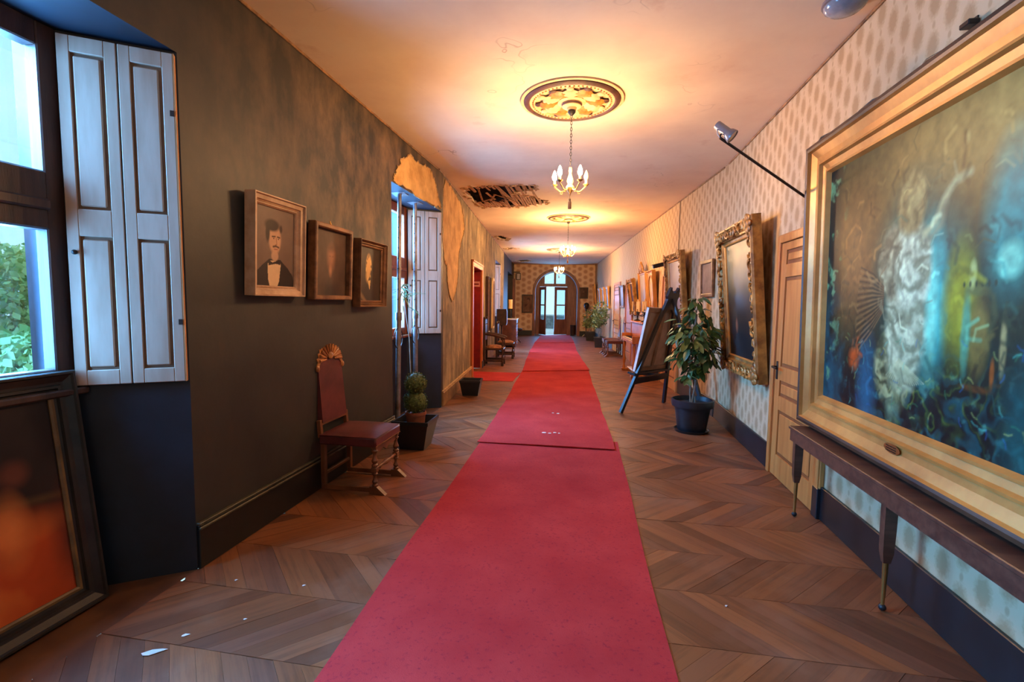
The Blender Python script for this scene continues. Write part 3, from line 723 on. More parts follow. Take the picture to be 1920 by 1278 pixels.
# ------------------------------------------------------------------ plaster loss on the left wall
def patch(name, M, pts, seed, lip=.009):
    pr = ragged(pts, 5, .022, seed); n = len(pr)
    b = MB(); tri = tessellate_polygon([[Vector((x,z,0)) for x,z in pr]])
    b.add([(x,-.006,z) for x,z in pr], [tuple(t) for t in tri], M)
    o = struct(b.build(name, M_masonry, smooth=False), 'patch of bare golden masonry where wall plaster fell')
    rr = random.Random(seed); e = MB(); 
    e.tube([M @ Vector((x+rr.uniform(-.008,.008), -.008, z+rr.uniform(-.008,.008))) for x, z in pr+[pr[0]]], [rr.uniform(.4, 1)*lip for _ in range(n+1)], 5)
    e.build('plaster_lip', M_plasteredge, o, smooth=False)
    return o
patch('wall_patch_lintel', nearL(0), [(4.90,2.775),(4.93,2.86),(5.0,2.95),(5.12,3.05),(5.3,3.17),(5.55,3.16),(5.8,3.18),(6.05,3.2),(6.2,3.12),(6.3,2.98),(6.45,2.86),(6.5,2.79),(6.2,2.77),(5.5,2.765)], 21)
patch('wall_patch_pier', farL(0), [(.2,2.35),(.2,2.8),(.25,3.1),(.4,3.24),(.75,3.25),(1.2,3.22),(1.7,3.16),(1.95,3.02),(2.05,2.8),(1.75,2.55),(1.5,2.3),(1.45,1.95),(1.2,1.65),(.9,1.5),(.6,1.75),(.5,2.05),(.35,2.1)], 22)

# ------------------------------------------------------------------ steel props under the lintel
def steel_prop(base, top, label):
    base = Vector(base); top = Vector(top); L = (top-base).length; z = (top-base).normalized(); x = Vector((0,1,0)); y = z.cross(x).normalized(); x = y.cross(z)
    M = Matrix(((x.x,y.x,z.x,base.x),(x.y,y.y,z.y,base.y),(x.z,y.z,z.z,base.z),(0,0,0,1)))
    t = thing('steel_prop', M, label, 'prop', 'adjustable steel props under the damaged lintel')
    m = 1.35
    MB().cyl((0,0,.008),(0,0,m),.03,n=14).build('outer_tube', M_steel, t)
    inner = MB().cyl((0,0,m),(0,0,L-.006),.024,n=14).build('inner_tube', M_steel, t)
    for k in range(9): MB().cyl((-.0255,0,m+.18+k*.12),(.0255,0,m+.18+k*.12),.008,n=8).build('pin_hole', M_iron, inner)
    MB().cyl((0,0,m-.06),(0,0,m+.03),.037,n=14).build('collar', M_steel, t)
    MB().tube([(.12*math.cos(a)+.0,.0+.0,m-.27+.12*math.sin(a)) for a in [i*math.pi/12 for i in range(25)]], .006, 6).build('pin_ring', M_iron, t)
    MB().box(-.07,.07,-.07,.07,0,.008).build('base_plate', M_steel, t, smooth=False)
    MB().box(-.08,.08,-.08,.08,L-.008,L).build('head_plate', M_steel, t, smooth=False)
    return t
steel_prop((-2.235, 5.17, 0), (-2.30, 5.42, HEAD), 'nearer bluish steel prop standing in the propped window recess')
steel_prop((-2.31, 5.93, 0), (-2.31, 5.93, HEAD), 'second steel prop closer to the folded shutter')

# ------------------------------------------------------------------ arched doorway at the end
E0 = endM(ARC_T)
def arc_pts(w_, sp, top, n=20): return [(w_*math.cos(math.pi*i/n), sp+(top-sp)*math.sin(math.pi*i/n)) for i in range(n+1)]
dd = bpy.data.objects.new('door_6', None); col.objects.link(dd); dd.matrix_world = E0; struct(dd, 'arched wooden doorway with half-open glazed doors at the corridor end')
M_archw = mat('arch_mauve_wood', S(150, 96, 76), S(112, 68, 56), rough=.45, scale=3, stretch=(5,5,.6))
o_, i_ = [(-ARC_W-.11,0)]+list(reversed(arc_pts(ARC_W+.11, ARC_SP, ARC_TOP+.1)))+[(ARC_W+.11,0)], [(-ARC_W+.02,0)]+list(reversed(arc_pts(ARC_W-.02, ARC_SP, ARC_TOP-.02)))+[(ARC_W-.02,0)]
b = MB(); n = len(o_)
for ya, yb in ((-.04, .02),):
    b.add([(x,ya,z) for x,z in o_]+[(x,ya,z) for x,z in i_]+[(x,yb,z) for x,z in o_]+[(x,yb,z) for x,z in i_],
          [(k,k+1,n+k+1,n+k) for k in range(n-1)]+[(k,k+1,2*n+k+1,2*n+k) for k in range(n-1)]+[(n+k,n+k+1,3*n+k+1,3*n+k) for k in range(n-1)])
b.build('arch_casing', M_archw, dd, smooth=False)
b = MB(); b.add([(x,0,z) for x,z in i_]+[(x,1.0,z) for x,z in i_], [(k,k+1,n+k+1,n+k) for k in range(n-1)]); b.build('arch_reveal', M_archw, dd, smooth=False)
b = MB()                                                         # door frame at the back of the reveal
b.box(-1,-.78,.9,1.0,0,3.1).box(.55,1,.9,1.0,0,3.1).box(-.78,.55,.88,1.0,2.32,2.46).box(-.1,0,.9,1.0,2.46,3.05)
b.box(-1,-.55,.92,1.0,2.46,3.1).box(.45,1,.92,1.0,2.46,3.1)
b.build('door_frame', M_archw, dd, smooth=False)
for x0, x1 in ((-.55,-.1),(0,.45)): MB().box(x0,x1,.945,.95,2.46,2.95).build('fanlight_pane', M_glass, dd, smooth=False)
def glazed_leaf(hx, sgn, ang):
    l = MB(); wl = .64
    M_ = Matrix.Translation((hx, .9, 0)) @ Matrix.Rotation(ang, 4, 'Z')
    f = lambda a, e: (min(a*sgn, e*sgn), max(a*sgn, e*sgn))
    for a, e, z0, z1 in ((0,.12,0.01,2.3),(wl-.12,wl,0.01,2.3),(.12,wl-.12,.01,.75),(.12,wl-.12,2.15,2.3),(.12,wl-.12,1.4,1.46)):
        x0, x1 = f(a, e); l.box(x0, x1, -.02, .02, z0, z1, M_, .003)
    o = l.build('door_leaf', M_archw, dd, smooth=False)
    for z0, z1 in ((.75,1.4),(1.46,2.15)):
        x0, x1 = f(.12, wl-.12); MB().box(x0, x1, -.003, .003, z0, z1, M_).build('pane', M_glass, o, smooth=False)
glazed_leaf(-.78, 1, R(-62)); glazed_leaf(.55, -1, R(14))
wb = thing('waste_bin', endM(ARC_T+.84, 0, -.70), 'brown waste bin inside the arch beside the right door leaf', 'bin')
MB().lathe([(.001,.01),(.11,.01),(.125,.45),(.128,.47),(.118,.47),(.108,.03),(.001,.03)], 16).build('bin_body', M_darkoak, wb)
MB().lathe([(.122,.44),(.134,.445),(.134,.475),(.122,.48)], 16).build('bin_rim', M_iron, wb)
b = MB().add([F(SE+1.05,ARC_T-ARC_W,-.008),F(SE+1.05,ARC_T+ARC_W,-.008),F(SE+12,3,-.02),F(SE+12,-4,-.02)], [(0,1,2,3)])
tag(b.build('terrace_paving', mat('pale_paving', S(220,226,230), S(196,202,208), rough=.8), smooth=False), 'pale bright paving outside the end door', 'paving', kind='stuff')
pw = thing('terrace_wall', Matrix.Translation(F(SE+7, -.5)), 'low grey parapet outside the end door', 'wall')
MB().box(-4,4,-.15,.15,0,.75, Matrix.Rotation(R(6),4,'Z')).build('masonry', mat('grey_rubble', S(130,140,150), S(90,98,104), rough=.9), pw, smooth=False)
MB().box(-4.05,4.05,-.2,.2,.75,.83, Matrix.Rotation(R(6),4,'Z')).build('coping', mat('pale_coping', S(200,208,214), rough=.9), pw, smooth=False)
daylight('end_door_daylight', E0 @ Matrix.Translation((-.1, 1.15, 1.2)) @ Matrix.Rotation(R(-90), 4, 'X'), 1.2, 2.1)
# alcove on the far left
AM = farL(ALC[0]); aw = ALC[1]-ALC[0]
b = MB().add([(0,0,0),(0,1.8,0),(0,1.8,2.75),(0,0,2.75)], [(0,1,2,3)], AM)
b.add([(0,1.8,0),(aw,1.8,0),(aw,1.8,2.75),(0,1.8,2.75)], [(0,1,2,3)], AM).add([(0,0,2.75),(aw,0,2.75),(aw,1.8,2.75),(0,1.8,2.75)], [(0,1,2,3)], AM)
for x0,x1,z0,z1 in ((0,.28,0,2.75),(1.12,1.8,0,2.75),(.28,1.12,0,.95),(.28,1.12,2.05,2.75)): b.add([(aw,x0,z0),(aw,x1,z0),(aw,x1,z1),(aw,x0,z1)], [(0,1,2,3)], AM)
struct(b.build('wall_alcove', M_wallL, smooth=False), 'dark alcove on the far left with a small window')
aw_ = bpy.data.objects.new('window_5', None); col.objects.link(aw_); aw_.matrix_world = AM; struct(aw_, 'small bright window in the far alcove')
MB().box(aw-.01,aw+.05,.28,.33,.95,2.05).box(aw-.01,aw+.05,1.07,1.12,.95,2.05).box(aw-.01,aw+.05,.33,1.07,.95,1.0).box(aw-.01,aw+.05,.33,1.07,2.0,2.05).box(aw-.01,aw+.05,.68,.72,1.0,2.0).build('window_frame', M_dkwood, aw_, smooth=False)
for y0,y1 in ((.33,.68),(.72,1.07)): MB().box(aw+.02,aw+.025,y0,y1,1.0,2.0).build('pane', M_glass, aw_, smooth=False)
struct(MB().box(ALC[1], ALC[1]+.16, -.12, 0, 0, 2.6, farL(0), .01).build('trim_5', M_archw, smooth=False), 'brown timber post at the far edge of the alcove')

# ------------------------------------------------------------------ carpets
def carpet(corners, z0, label, th=.006, seed=0, grp='red runner lengths laid end to end', name='carpet_runner'):
    A, B, C_, D_ = [Vector((p[0], p[1], 0)) for p in corners]    # near-left, near-right, far-right, far-left
    nu, nv = 10, max(6, int((D_-A).length/.18)); rr = random.Random(seed)
    vs = []; ph = rr.uniform(0, 6)
    for j in range(nv+1):
        for i in range(nu+1):
            u, v = i/nu, j/nv; p = A.lerp(B, u).lerp(D_.lerp(C_, u), v)
            e = .006*math.sin(7*v+ph)+.004*math.sin(17*v+2*ph)
            if i in (0, nu): p.x += e
            zz = z0+th+.0022*(math.sin(9*v*nv/10+5*u+ph)+1)*.5+(.004*max(0, math.sin(3*u+ph)) if j in (0, nv) else 0)
            vs.append((p.x, p.y, zz))
    n0 = len(vs); fs = [(j*(nu+1)+i, j*(nu+1)+i+1, (j+1)*(nu+1)+i+1, (j+1)*(nu+1)+i) for j in range(nv) for i in range(nu)]
    rim = [i for i in range(nu+1)]+[j*(nu+1)+nu for j in range(1, nv+1)]+[nv*(nu+1)+i for i in range(nu-1, -1, -1)]+[j*(nu+1) for j in range(nv-1, 0, -1)]
    vs += [(vs[i][0], vs[i][1], z0) for i in rim]; m = len(rim)
    fs += [(rim[k], rim[(k+1) % m], n0+(k+1) % m, n0+k) for k in range(m)]
    fs.append(tuple(n0+k for k in range(m)))
    return tag(MB().add(vs, fs).build(name, M_carpet, angle=30), label, 'carpet', grp)
P2 = lambda x, y: fl(x, y).xy
carpet([(-.98,-.3),(.425,-.3),(.262,5.25),(-1.20,5.05)], .001, 'nearest and longest red runner length in the foreground', seed=1)
carpet([P2(896,831),P2(1154,846),P2(1123,755),P2(948,753)], .0145, 'red runner length with white specks overlapping the nearest one', seed=2)
carpet([P2(945,756),P2(1125,758),P2(1102,692),P2(980,693)], .001, 'third red runner length beside the branch to the red door', seed=3)
carpet([P2(979,697),P2(1105,695),P2(1082,660),P2(992,661)], .0145, 'fourth red runner length level with the dark armchair', seed=4)
carpet([P2(991,662),P2(1083,661),P2(1076,642),P2(1003,642)], .001, 'fifth red runner length near the dark stool', seed=5)
carpet([P2(1002,643.5),P2(1077,642.5),P2(1068,628),P2(1014,629)], .0145, 'farthest red runner length running into the arch', seed=6)
br = [P2(962,715),P2(975,699)]
carpet([P2(892,713.5),P2(961,715),P2(976,699),P2(886,697)], .001, 'short red carpet branch leading to the red door', seed=7, grp='red carpet branch')
for k, (px, py, s_) in enumerate(((1020,811,.030),(1031,812,.026),(1040,811,.022),(1046,775,.032),(1037,774,.02),(1048,812,.018))):
    p = fl(px, py, .024); rr = random.Random(k)
    pts = [(s_*rr.uniform(.5,1)*math.cos(a), s_*rr.uniform(.5,1)*math.sin(a)) for a in [i*1.05 for i in range(6)]]
    tag(MB().prism(pts, -.001, .003, Matrix.Translation((p.x,p.y,.0245)) @ Matrix.Rotation(R(90),4,'X')).build('paper_scrap', M_white, smooth=False), ['largest white flake at the left of the row on the second runner length','second white flake in the row on the second runner length','third white flake in the row on the second runner length','lone pale flake farther up the second runner length','tiny crumb just left of the lone pale runner flake','smallest white flake at the right end of the row on the runner'][k], 'flake', 'white flakes on the runner')
for k, (px, py, l, s_, lbl) in enumerate(((291,1221,.055,.018,'long torn white paper scrap on the floor at lower left'),(349,1190,.018,.009,'small white flake just behind the torn paper scrap'),(443,1087,.009,.007,'tiny pale crumb on the floor by the left baseboard'),(570,1097,.010,.006,'tiny pale flake on the floor left of the runner'),(1362,1135,.009,.006,'tiny pale flake on the floor right of the runner'),(460,1160,.010,.005,'small pale flake in the middle of the left floor'))):
    p = fl(px, py, .003); rr = random.Random(40+k)
    pts = [(l*c*rr.uniform(.8,1.1), s_*s2*rr.uniform(.8,1.1)) for c, s2 in ((-1,-.3),(-.3,-1),(.4,-.5),(1,.1),(.3,.5),(-.4,1),(-.9,.6))]
    tag(MB().prism(pts, -.001, .0015, Matrix.Translation((p.x,p.y,.003)) @ Matrix.Rotation(R(30),4,'Z') @ Matrix.Rotation(R(90),4,'X')).build('paper_scrap', M_white, smooth=False), lbl, 'scrap', 'scraps on the parquet')

# ------------------------------------------------------------------ painted pictures
class Canvas:
    def __init__(s, w_, h_, res, base, seed=0):
        s.nx = int(res*w_/max(w_, h_)); s.ny = int(res*h_/max(w_, h_)); s.w, s.h = w_, h_
        s.U, s.V = np.meshgrid(np.linspace(0, w_/h_, s.nx), np.linspace(0, 1, s.ny))   # v runs downwards, units of picture height
        s.c = np.tile(np.array(base, float), (s.ny, s.nx, 1)); s.r = np.random.default_rng(seed)
    def noise(s, k, oct=3):
        out = np.zeros((s.ny, s.nx)); amp = 1; tot = 0
        for _ in range(oct):
            g = s.r.random((int(k)+2, int(k*s.w/s.h)+3)); y = s.V*k*.999; x = s.U*k*.999
            yi = np.clip(y.astype(int), 0, g.shape[0]-2); xi = np.clip(x.astype(int), 0, g.shape[1]-2); fy = y-yi; fx = x-xi
            fy = fy*fy*(3-2*fy); fx = fx*fx*(3-2*fx)
            out += amp*(g[yi,xi]*(1-fy)*(1-fx)+g[yi,xi+1]*(1-fy)*fx+g[yi+1,xi]*fy*(1-fx)+g[yi+1,xi+1]*fy*fx); tot += amp; amp *= .5; k *= 2
        return out/tot
    def mix(s, m, colr): m = np.clip(m, 0, 1)[..., None]; s.c = s.c*(1-m)+np.array(colr)*m; return s
    def ell(s, x, y, rx, ry, colr, soft=.3, a=1, ang=0):
        dx, dy = s.U-x, s.V-y; ca, sa = math.cos(ang), math.sin(ang)
        d = np.sqrt(((dx*ca+dy*sa)/rx)**2+((-dx*sa+dy*ca)/ry)**2); return s.mix(a*np.clip((1-d)/soft, 0, 1), colr)
    def stroke(s, pts, wd, colr, soft=.6, a=1):
        dm = np.full(s.U.shape, 9.)
        for (x0, y0), (x1, y1) in zip(pts[:-1], pts[1:]):
            lx, ly = x1-x0, y1-y0; L2 = lx*lx+ly*ly+1e-9; t = np.clip(((s.U-x0)*lx+(s.V-y0)*ly)/L2, 0, 1)
            dm = np.minimum(dm, np.hypot(s.U-x0-t*lx, s.V-y0-t*ly))
        return s.mix(a*np.clip((1-dm/wd)/soft, 0, 1), colr)
    def poly(s, pts, colr, a=1):
        m = np.zeros(s.U.shape, bool); n = len(pts); j = n-1
        for i in range(n):
            xi, yi = pts[i]; xj, yj = pts[j]
            if yi != yj: m ^= ((yi > s.V) != (yj > s.V)) & (s.U < (xj-xi)*(s.V-yi)/(yj-yi)+xi)
            j = i
        return s.mix(m*a, colr)
    def mottle(s, k, lo, hi): s.c *= (lo+(hi-lo)*s.noise(k))[..., None]; return s
    def build(s, parent, y, z0, name='canvas'):
        xs = (s.U/(s.w/s.h)-.5)*s.w; zs = z0+(1-s.V)*s.h; n = s.nx*s.ny
        co = np.stack([xs, np.full_like(xs, y), zs], -1).reshape(-1, 3)
        I = np.arange(n).reshape(s.ny, s.nx); fs = np.stack([I[1:, :-1], I[1:, 1:], I[:-1, 1:], I[:-1, :-1]], -1).reshape(-1, 4)
        me = bpy.data.meshes.new(name); me.from_pydata(co.tolist(), [], fs.tolist())
        at = me.color_attributes.new('Col', 'FLOAT_COLOR', 'POINT')
        at.data.foreach_set('color', np.concatenate([np.clip(s.c.reshape(-1, 3), 0, 1), np.ones((n, 1))], 1).astype(np.float32).ravel())
        me.materials.append(M_paint); o = bpy.data.objects.new(name, me); col.objects.link(o); o.parent = parent; return o

P_flat = lambda d, w_: [(0,0),(0,d),(w_*.15,d),(w_*.25,d*.8),(w_*.75,d*.75),(w_*.85,d*.6),(w_,d*.55),(w_,0)]
P_scoop = lambda d, w_: [(0,0),(0,d*.8),(w_*.06,d),(w_*.16,d),(w_*.22,d*.82),(w_*.5,d*.55),(w_*.62,d*.52),(w_*.66,d*.68),(w_*.78,d*.68),(w_*.84,d*.45),(w_,d*.4),(w_,0)]
P_thin = lambda d, w_: [(0,0),(0,d*.9),(w_*.2,d),(w_*.8,d),(w_,d*.85),(w_,0)]
def picture(name, M, w_, h_, fw, depth, frame_m, label, group=None, prof=P_scoop, lean=0, paint=None, ornate=False, liner=None, cat='painting', res=70, backm=None):
    t = thing(name, M @ Matrix.Rotation(lean, 4, 'X'), label, cat, group)
    fr = MB().ring(w_, h_, prof(depth, fw)).build('frame', frame_m, t, smooth=False)
    MB().box(-w_/2+.01, w_/2-.01, -.012, -.004, .01, h_-.01).build('backing', backm or M_stretch, t, smooth=False)
    yc = -depth*.30
    if liner: MB().ring(w_-2*fw+.004, h_-2*fw+.004, [(0,0),(0,depth*.5),(.012,depth*.55),(.02,depth*.42),(.02,0)], Matrix.Translation((0,0,fw-.002))).build('liner', liner, t, smooth=False)
    cw, ch = w_-2*fw+.01, h_-2*fw+.01
    if paint is not None:
        c = Canvas(cw, ch, res, (.1,.1,.1), abs(hash(label)) % 99 if False else sum(map(ord, label)) % 97); paint(c); c.build(t, yc, fw-.005)
    if ornate: ornament(fr, w_, h_, fw, depth, frame_m, sum(map(ord, label)))
    return t
def ornament(fr, w_, h_, fw, depth, m, seed):                    # raised scrolls along the moulding and at the corners
    rr = random.Random(seed); blob = MB()
    def scroll(x, z, s_, a):
        pts = []
        for i in range(11):
            th = a+i*.62; r = s_*(1-i/13); pts.append((x+r*math.cos(th), -depth*(.92+.04*math.sin(i)), z+r*math.sin(th)))
        blob.tube(pts, [s_*.30*(1-i/16) for i in range(11)], 5)
    step = fw*.62
    for x in np.arange(-w_/2+fw*.4, w_/2-fw*.3, step):
        for z in (fw*.42, h_-fw*.42): scroll(x, z, fw*.33*rr.uniform(.8,1.15), rr.uniform(0,6))
    for z in np.arange(fw*1.0, h_-fw*.8, step):
        for x in (-w_/2+fw*.42, w_/2-fw*.42): scroll(x, z, fw*.33*rr.uniform(.8,1.15), rr.uniform(0,6))
    blob.build('carved_scrolls', m, fr)['kind'] = 'stuff'
    for sx in (-1, 1):
        for z in (fw*.45, h_-fw*.45):
            c = MB(); x = sx*(w_/2-fw*.45)
            for k in range(7):
                a = k*.9; c.ell((x+fw*.38*math.cos(a), -depth*1.02, z+fw*.38*math.sin(a)), (fw*.22, depth*.16, fw*.2), 8, 5)
            c.ell((x, -depth*1.05, z), (fw*.28, depth*.22, fw*.28), 10, 6); c.build('corner_ornament', m, fr)

def P_man(c):
    c.c[:] = S(120, 98, 84); c.mottle(5, .8, 1.15); c.ell(.38, .35, .5, .45, S(140, 114, 96), .9, .6)
    w_ = c.w/c.h; x = w_*.46
    c.poly([(x-.34,1),(x-.30,.80),(x-.20,.72),(x-.08,.64),(x+.12,.64),(x+.26,.73),(x+.36,.82),(x+.42,1)], S(52, 42, 38))
    c.poly([(x-.11,.70),(x-.05,.66),(x+.09,.66),(x+.13,.70),(x+.10,.9),(x+.05,1),(x-.06,1),(x-.10,.88)], S(226, 192, 148))
    c.ell(x+.02, .60, .075, .075, S(200, 160, 128), .3)
    c.ell(x+.02, .40, .125, .20, S(206, 160, 124), .25); c.ell(x+.07, .43, .06, .13, S(222, 178, 140), .9, .7)
    c.ell(x-.03, .245, .155, .085, S(62, 46, 38), .35); c.ell(x-.11, .34, .045, .13, S(62, 46, 38), .4); c.ell(x+.13, .27, .035, .06, S(66, 48, 40), .5)
    c.stroke([(x-.03,.375),(x+.025,.37)], .012, S(70, 48, 38)); c.stroke([(x+.065,.37),(x+.11,.375)], .012, S(70, 48, 38))
    c.ell(x-.002, .395, .014, .01, S(50, 34, 30), .5); c.ell(x+.085, .395, .014, .01, S(50, 34, 30), .5)
    c.stroke([(x+.045,.39),(x+.055,.46),(x+.03,.468)], .010, S(168, 120, 90)); c.stroke([(x-.01,.492),(x+.04,.482),(x+.09,.495)], .016, S(92, 62, 46)); c.stroke([(x+.01,.52),(x+.07,.52)], .008, S(164, 96, 78))
    c.poly([(x-.10,.655),(x-.02,.68),(x+.03,.665),(x+.10,.64),(x+.12,.70),(x+.04,.695),(x,.70),(x-.09,.72)], S(48, 36, 34))
    c.mottle(14, .92, 1.06)
def P_ghost(c):
    c.c[:] = S(92, 72, 60); c.mottle(4, .6, 1.2); w_ = c.w/c.h; x = w_*.52
    c.ell(x, 1.0, .36, .34, S(60, 48, 44), .6); c.ell(x, .42, .15, .26, S(160, 108, 82), .8, .85); c.ell(x-.02, .62, .06, .12, S(176, 122, 92), .8, .8)
    c.ell(x, .27, .14, .09, S(86, 66, 56), .9, .7); c.stroke([(x-.05,.40),(x-.02,.40)], .012, S(90,60,48), .9, .6); c.stroke([(x+.03,.40),(x+.06,.40)], .012, S(90,60,48), .9, .6); c.mottle(12, .85, 1.1)
def P_oldman(c):
    c.c[:] = S(70, 58, 48); c.mottle(5, .5, 1.2); w_ = c.w/c.h; x = w_*.45
    c.ell(x+.02, .95, .38, .4, S(58, 48, 42), .4); c.stroke([(.02,.78),(.3,.98)], .06, S(150,122,88), .8, .6)
    c.ell(x, .34, .12, .22, S(214, 166, 96), .4); c.ell(x-.02, .52, .11, .16, S(206, 164, 100), .7)
    for k in range(26):
        a = c.r.random()*6.28; c.ell(x+.09*math.cos(a), .40+.2*math.sin(a), .022, .035, S(70,52,36) if k % 2 else S(228,190,120), .5, .8)
    c.poly([(x-.02,.62),(x+.08,.60),(x+.05,.78)], S(220, 180, 110))
def P_dark(c):
    c.c[:] = S(70, 54, 40); v = c.V; c.mix(1-np.abs(v-.1)/.4, S(176, 150, 100)); c.mix((v-.35)*2.2, S(30, 32, 32)); c.mottle(5, .7, 1.2)
    w_ = c.w/c.h; c.ell(w_*.32, .72, .045, .075, S(150, 92, 64), .6); c.ell(w_*.45, .12, .12, .10, S(190,160,104), .8, .6); c.ell(w_*.5, .9, .3, .35, S(22,26,28), .7, .8)
def P_pale(c):
    c.c[:] = S(196, 166, 126); c.mottle(3, .75, 1.1); c.mix((.5-c.U/(c.w/c.h)-.25+.3*(c.V-.5))*3, S(104, 78, 62)); c.mix((c.V-.6)*1.2, S(170, 166, 170)); c.mottle(9, .9, 1.08)
def P_grey(c):
    c.c[:] = S(176, 160, 146); c.mix((c.V-.35)*1.6, S(128, 112, 108)); c.mottle(4, .7, 1.15); w_ = c.w/c.h; c.ell(w_*.5, .7, .2, .3, S(120,92,86), .8, .7)
def P_brown(c):
    c.c[:] = S(96, 62, 56); c.mottle(5, .6, 1.2); w_ = c.w/c.h; c.ell(w_*.5, .38, .12, .17, S(170,126,104), .6); c.ell(w_*.5, .95, .35, .4, S(58,36,36), .6)
def P_lady(c):
    c.c[:] = S(186, 140, 112); c.mottle(4, .8, 1.1); w_ = c.w/c.h; x = w_*.62
    c.ell(x, .24, .12, .14, S(70,44,44), .5); c.ell(x-.02, .32, .08, .12, S(214,168,138), .4); c.ell(x-.02, .62, .14, .30, S(206,158,128), .6); c.poly([(.05,.55),(x-.05,.5),(x-.1,.62),(.06,.75)], S(112,66,62)); c.stroke([(.06,.92),(w_*.9,.9)], .05, S(214,176,150)); c.ell(x+.12,.7,.1,.3,S(130,84,76),.7)
def P_fire(c):
    c.c[:] = S(46, 36, 36); c.mottle(4, .5, 1.3); w_ = c.w/c.h
    for (x, y, rx, ry) in ((.60,.22,.10,.13),(.35,.30,.12,.10),(.80,.34,.08,.08),(.15,.22,.1,.12)): c.ell(w_*x, y, rx, ry, S(112, 62, 50), .7, .75)
    m = np.clip((c.V-.44-.10*(c.U/w_-.5)**2*4)*6, 0, 1); c.mix(m, S(176, 70, 34)); n = c.noise(4)
    c.mix(m*np.clip((n-.45)*4, 0, 1), S(222, 122, 60)); c.ell(w_*.50, .78, .20, .22, S(120, 72, 40), .9, .9); c.ell(w_*.42, .80, .10, .14, S(84, 62, 40), .8, .9)
    c.stroke([(w_*.0,.47),(w_*.5,.45),(w_,.50)], .03, S(84, 62, 40), .9, .8); c.ell(w_*.98, .72, .10, .32, S(92, 44, 34), .9, .9); c.ell(w_*.76,.60,.10,.22,S(238,140,78),.9,.7); c.mottle(10, .8, 1.12)
def P_big(c):                                                    # green-gold fantasy: a draped white figure, a glowing tower, swirling foliage
    w_ = c.w/c.h; u = c.U/w_; v = c.V; x = c.U
    G = lambda cx, cy, rx, ry, p=1.0: np.clip(1-np.hypot((u-cx)/rx, (v-cy)/ry), 0, 1)**p
    n1, n2, n3, n4 = c.noise(5, 4), c.noise(9, 4), c.noise(18, 4), c.noise(34, 3)
    c.c[:] = S(46, 60, 46); c.mix(n1*.5, S(66, 76, 52))
    c.mix(G(.48, .12, .55, .36)*1.5, S(140, 116, 80)); c.mix(G(.62, .08, .4, .22)*1.1, S(176, 150, 106)); c.mix(G(.13, .40, .15, .40)*1.3*(.5+n2), S(140, 102, 66))
    c.mix(G(.35, .50, .16, .40)*1.4*(.4+n1), S(52, 116, 120)); c.mix(G(.395, .62, .05, .36)*2.2, S(84, 178, 186)); c.mix(G(.395, .66, .025, .26)*1.6, S(150, 218, 214))
    c.mix(G(.465, .60, .05, .24)*1.5*(.5+n2), S(168, 162, 66)); c.mix(G(.56, .36, .07, .26)*1.4*(.5+n1), S(70, 150, 154)); c.mix(G(.56,.47,.03,.06)*2, S(150,206,196))
    c.mix(np.clip((u-.60)*8, 0, 1)*np.clip((v-.16)*5, 0, 1)*.85, S(36, 50, 38)); c.mix(np.clip((u-.57)*8, 0, 1)*np.clip((v-.18)*4, 0, 1)*np.clip((n3-.52)*7, 0, 1)*.75, S(122, 132, 100)); c.mix(np.clip((u-.57)*8, 0, 1)*np.clip((n4-.6)*8, 0, 1)*.5, S(30, 38, 28))
    low = np.clip((v-.66)*4.5, 0, 1); c.mix(low*.92, S(16, 34, 42))
    sw = np.sin(26*(v+.55*n1)+18*(u*w_)*n2+9*n1); c.mix(low*np.clip(sw-.35, 0, 1)*n3*1.5, S(40, 112, 128)); sw = np.sin(40*(u*w_+.6*n2)+30*v*n1)
    c.mix(low*np.clip(sw-.3, 0, 1)*.9*n4*np.clip(G(.36, .86, .24, .26)*2, 0, 1), S(96, 124, 64)); c.mix(low*np.clip(sw-.8, 0, 1)*1.8*n4*n3*np.clip(G(.42, .84, .2, .2)*2, 0, 1), S(196, 186, 96)); c.mix(low*np.clip((n4-.68)*6, 0, 1)*.5, S(96, 150, 150))
    c.mix(G(.20, .92, .05, .3)*1.4, S(44, 104, 140)); c.mix(G(.30,.90,.03,.2)*1.5*n3, S(170,196,180)); c.mix(G(.60,.90,.06,.25)*1.2,S(36,92,100)); c.mix(G(.145,.80,.03,.06)*1.5,S(190,96,44))
    ed = np.clip((.075+.03*(n2-.5)-u)*22, 0, 1); c.mix(ed, S(26, 34, 30)); c.mix(np.clip((.11-u)*14, 0, 1)*np.clip((v-.42)*3, 0, 1)*np.clip((n2-.4)*4, 0, 1), S(24, 92, 116)); c.mix(np.clip((.10-u)*14, 0, 1)*np.clip((n3-.62)*9, 0, 1), S(112, 150, 130))
    fx = .325*w_                                                 # draped figure: fold pattern follows the body
    def body(cx, cy, rx, ry, base, dk, fr, tilt, a=1.0):
        d = np.hypot((x-cx)/rx, (v-cy)/ry)+.22*(n2-.5); m = np.clip((1-d)*4, 0, 1)*a
        f = .5+.5*np.sin(fr*(v+tilt*(x-cx)+.9*((x-cx)/rx)**2*ry*.35)+14*n2+7*n3)
        f = np.clip(.18+.82*f*(.55+.7*n4), 0, 1); c.c = c.c*(1-m[..., None])+(np.array(dk)*(1-f[..., None])+np.array(base)*f[..., None])*m[..., None]
    body(fx-.05, .80, .13, .16, S(186,180,150), S(60,66,48), 70, .4, .8)
    body(fx, .66, .125, .24, S(204, 206, 194), S(134, 136, 120), 62, -.25)
    body(fx-.055, .44, .12, .15, S(190, 186, 170), S(112, 102, 84), 44, .5, .9)
    body(fx+.03, .46, .105, .17, S(216, 218, 208), S(132, 134, 118), 52, -.5)
    body(fx+.005, .25, .085, .125, S(186, 168, 132), S(140, 118, 86), 26, 2.5, .9)
    c.ell(fx+.035, .235, .034, .05, S(196, 178, 142), .7, .7)
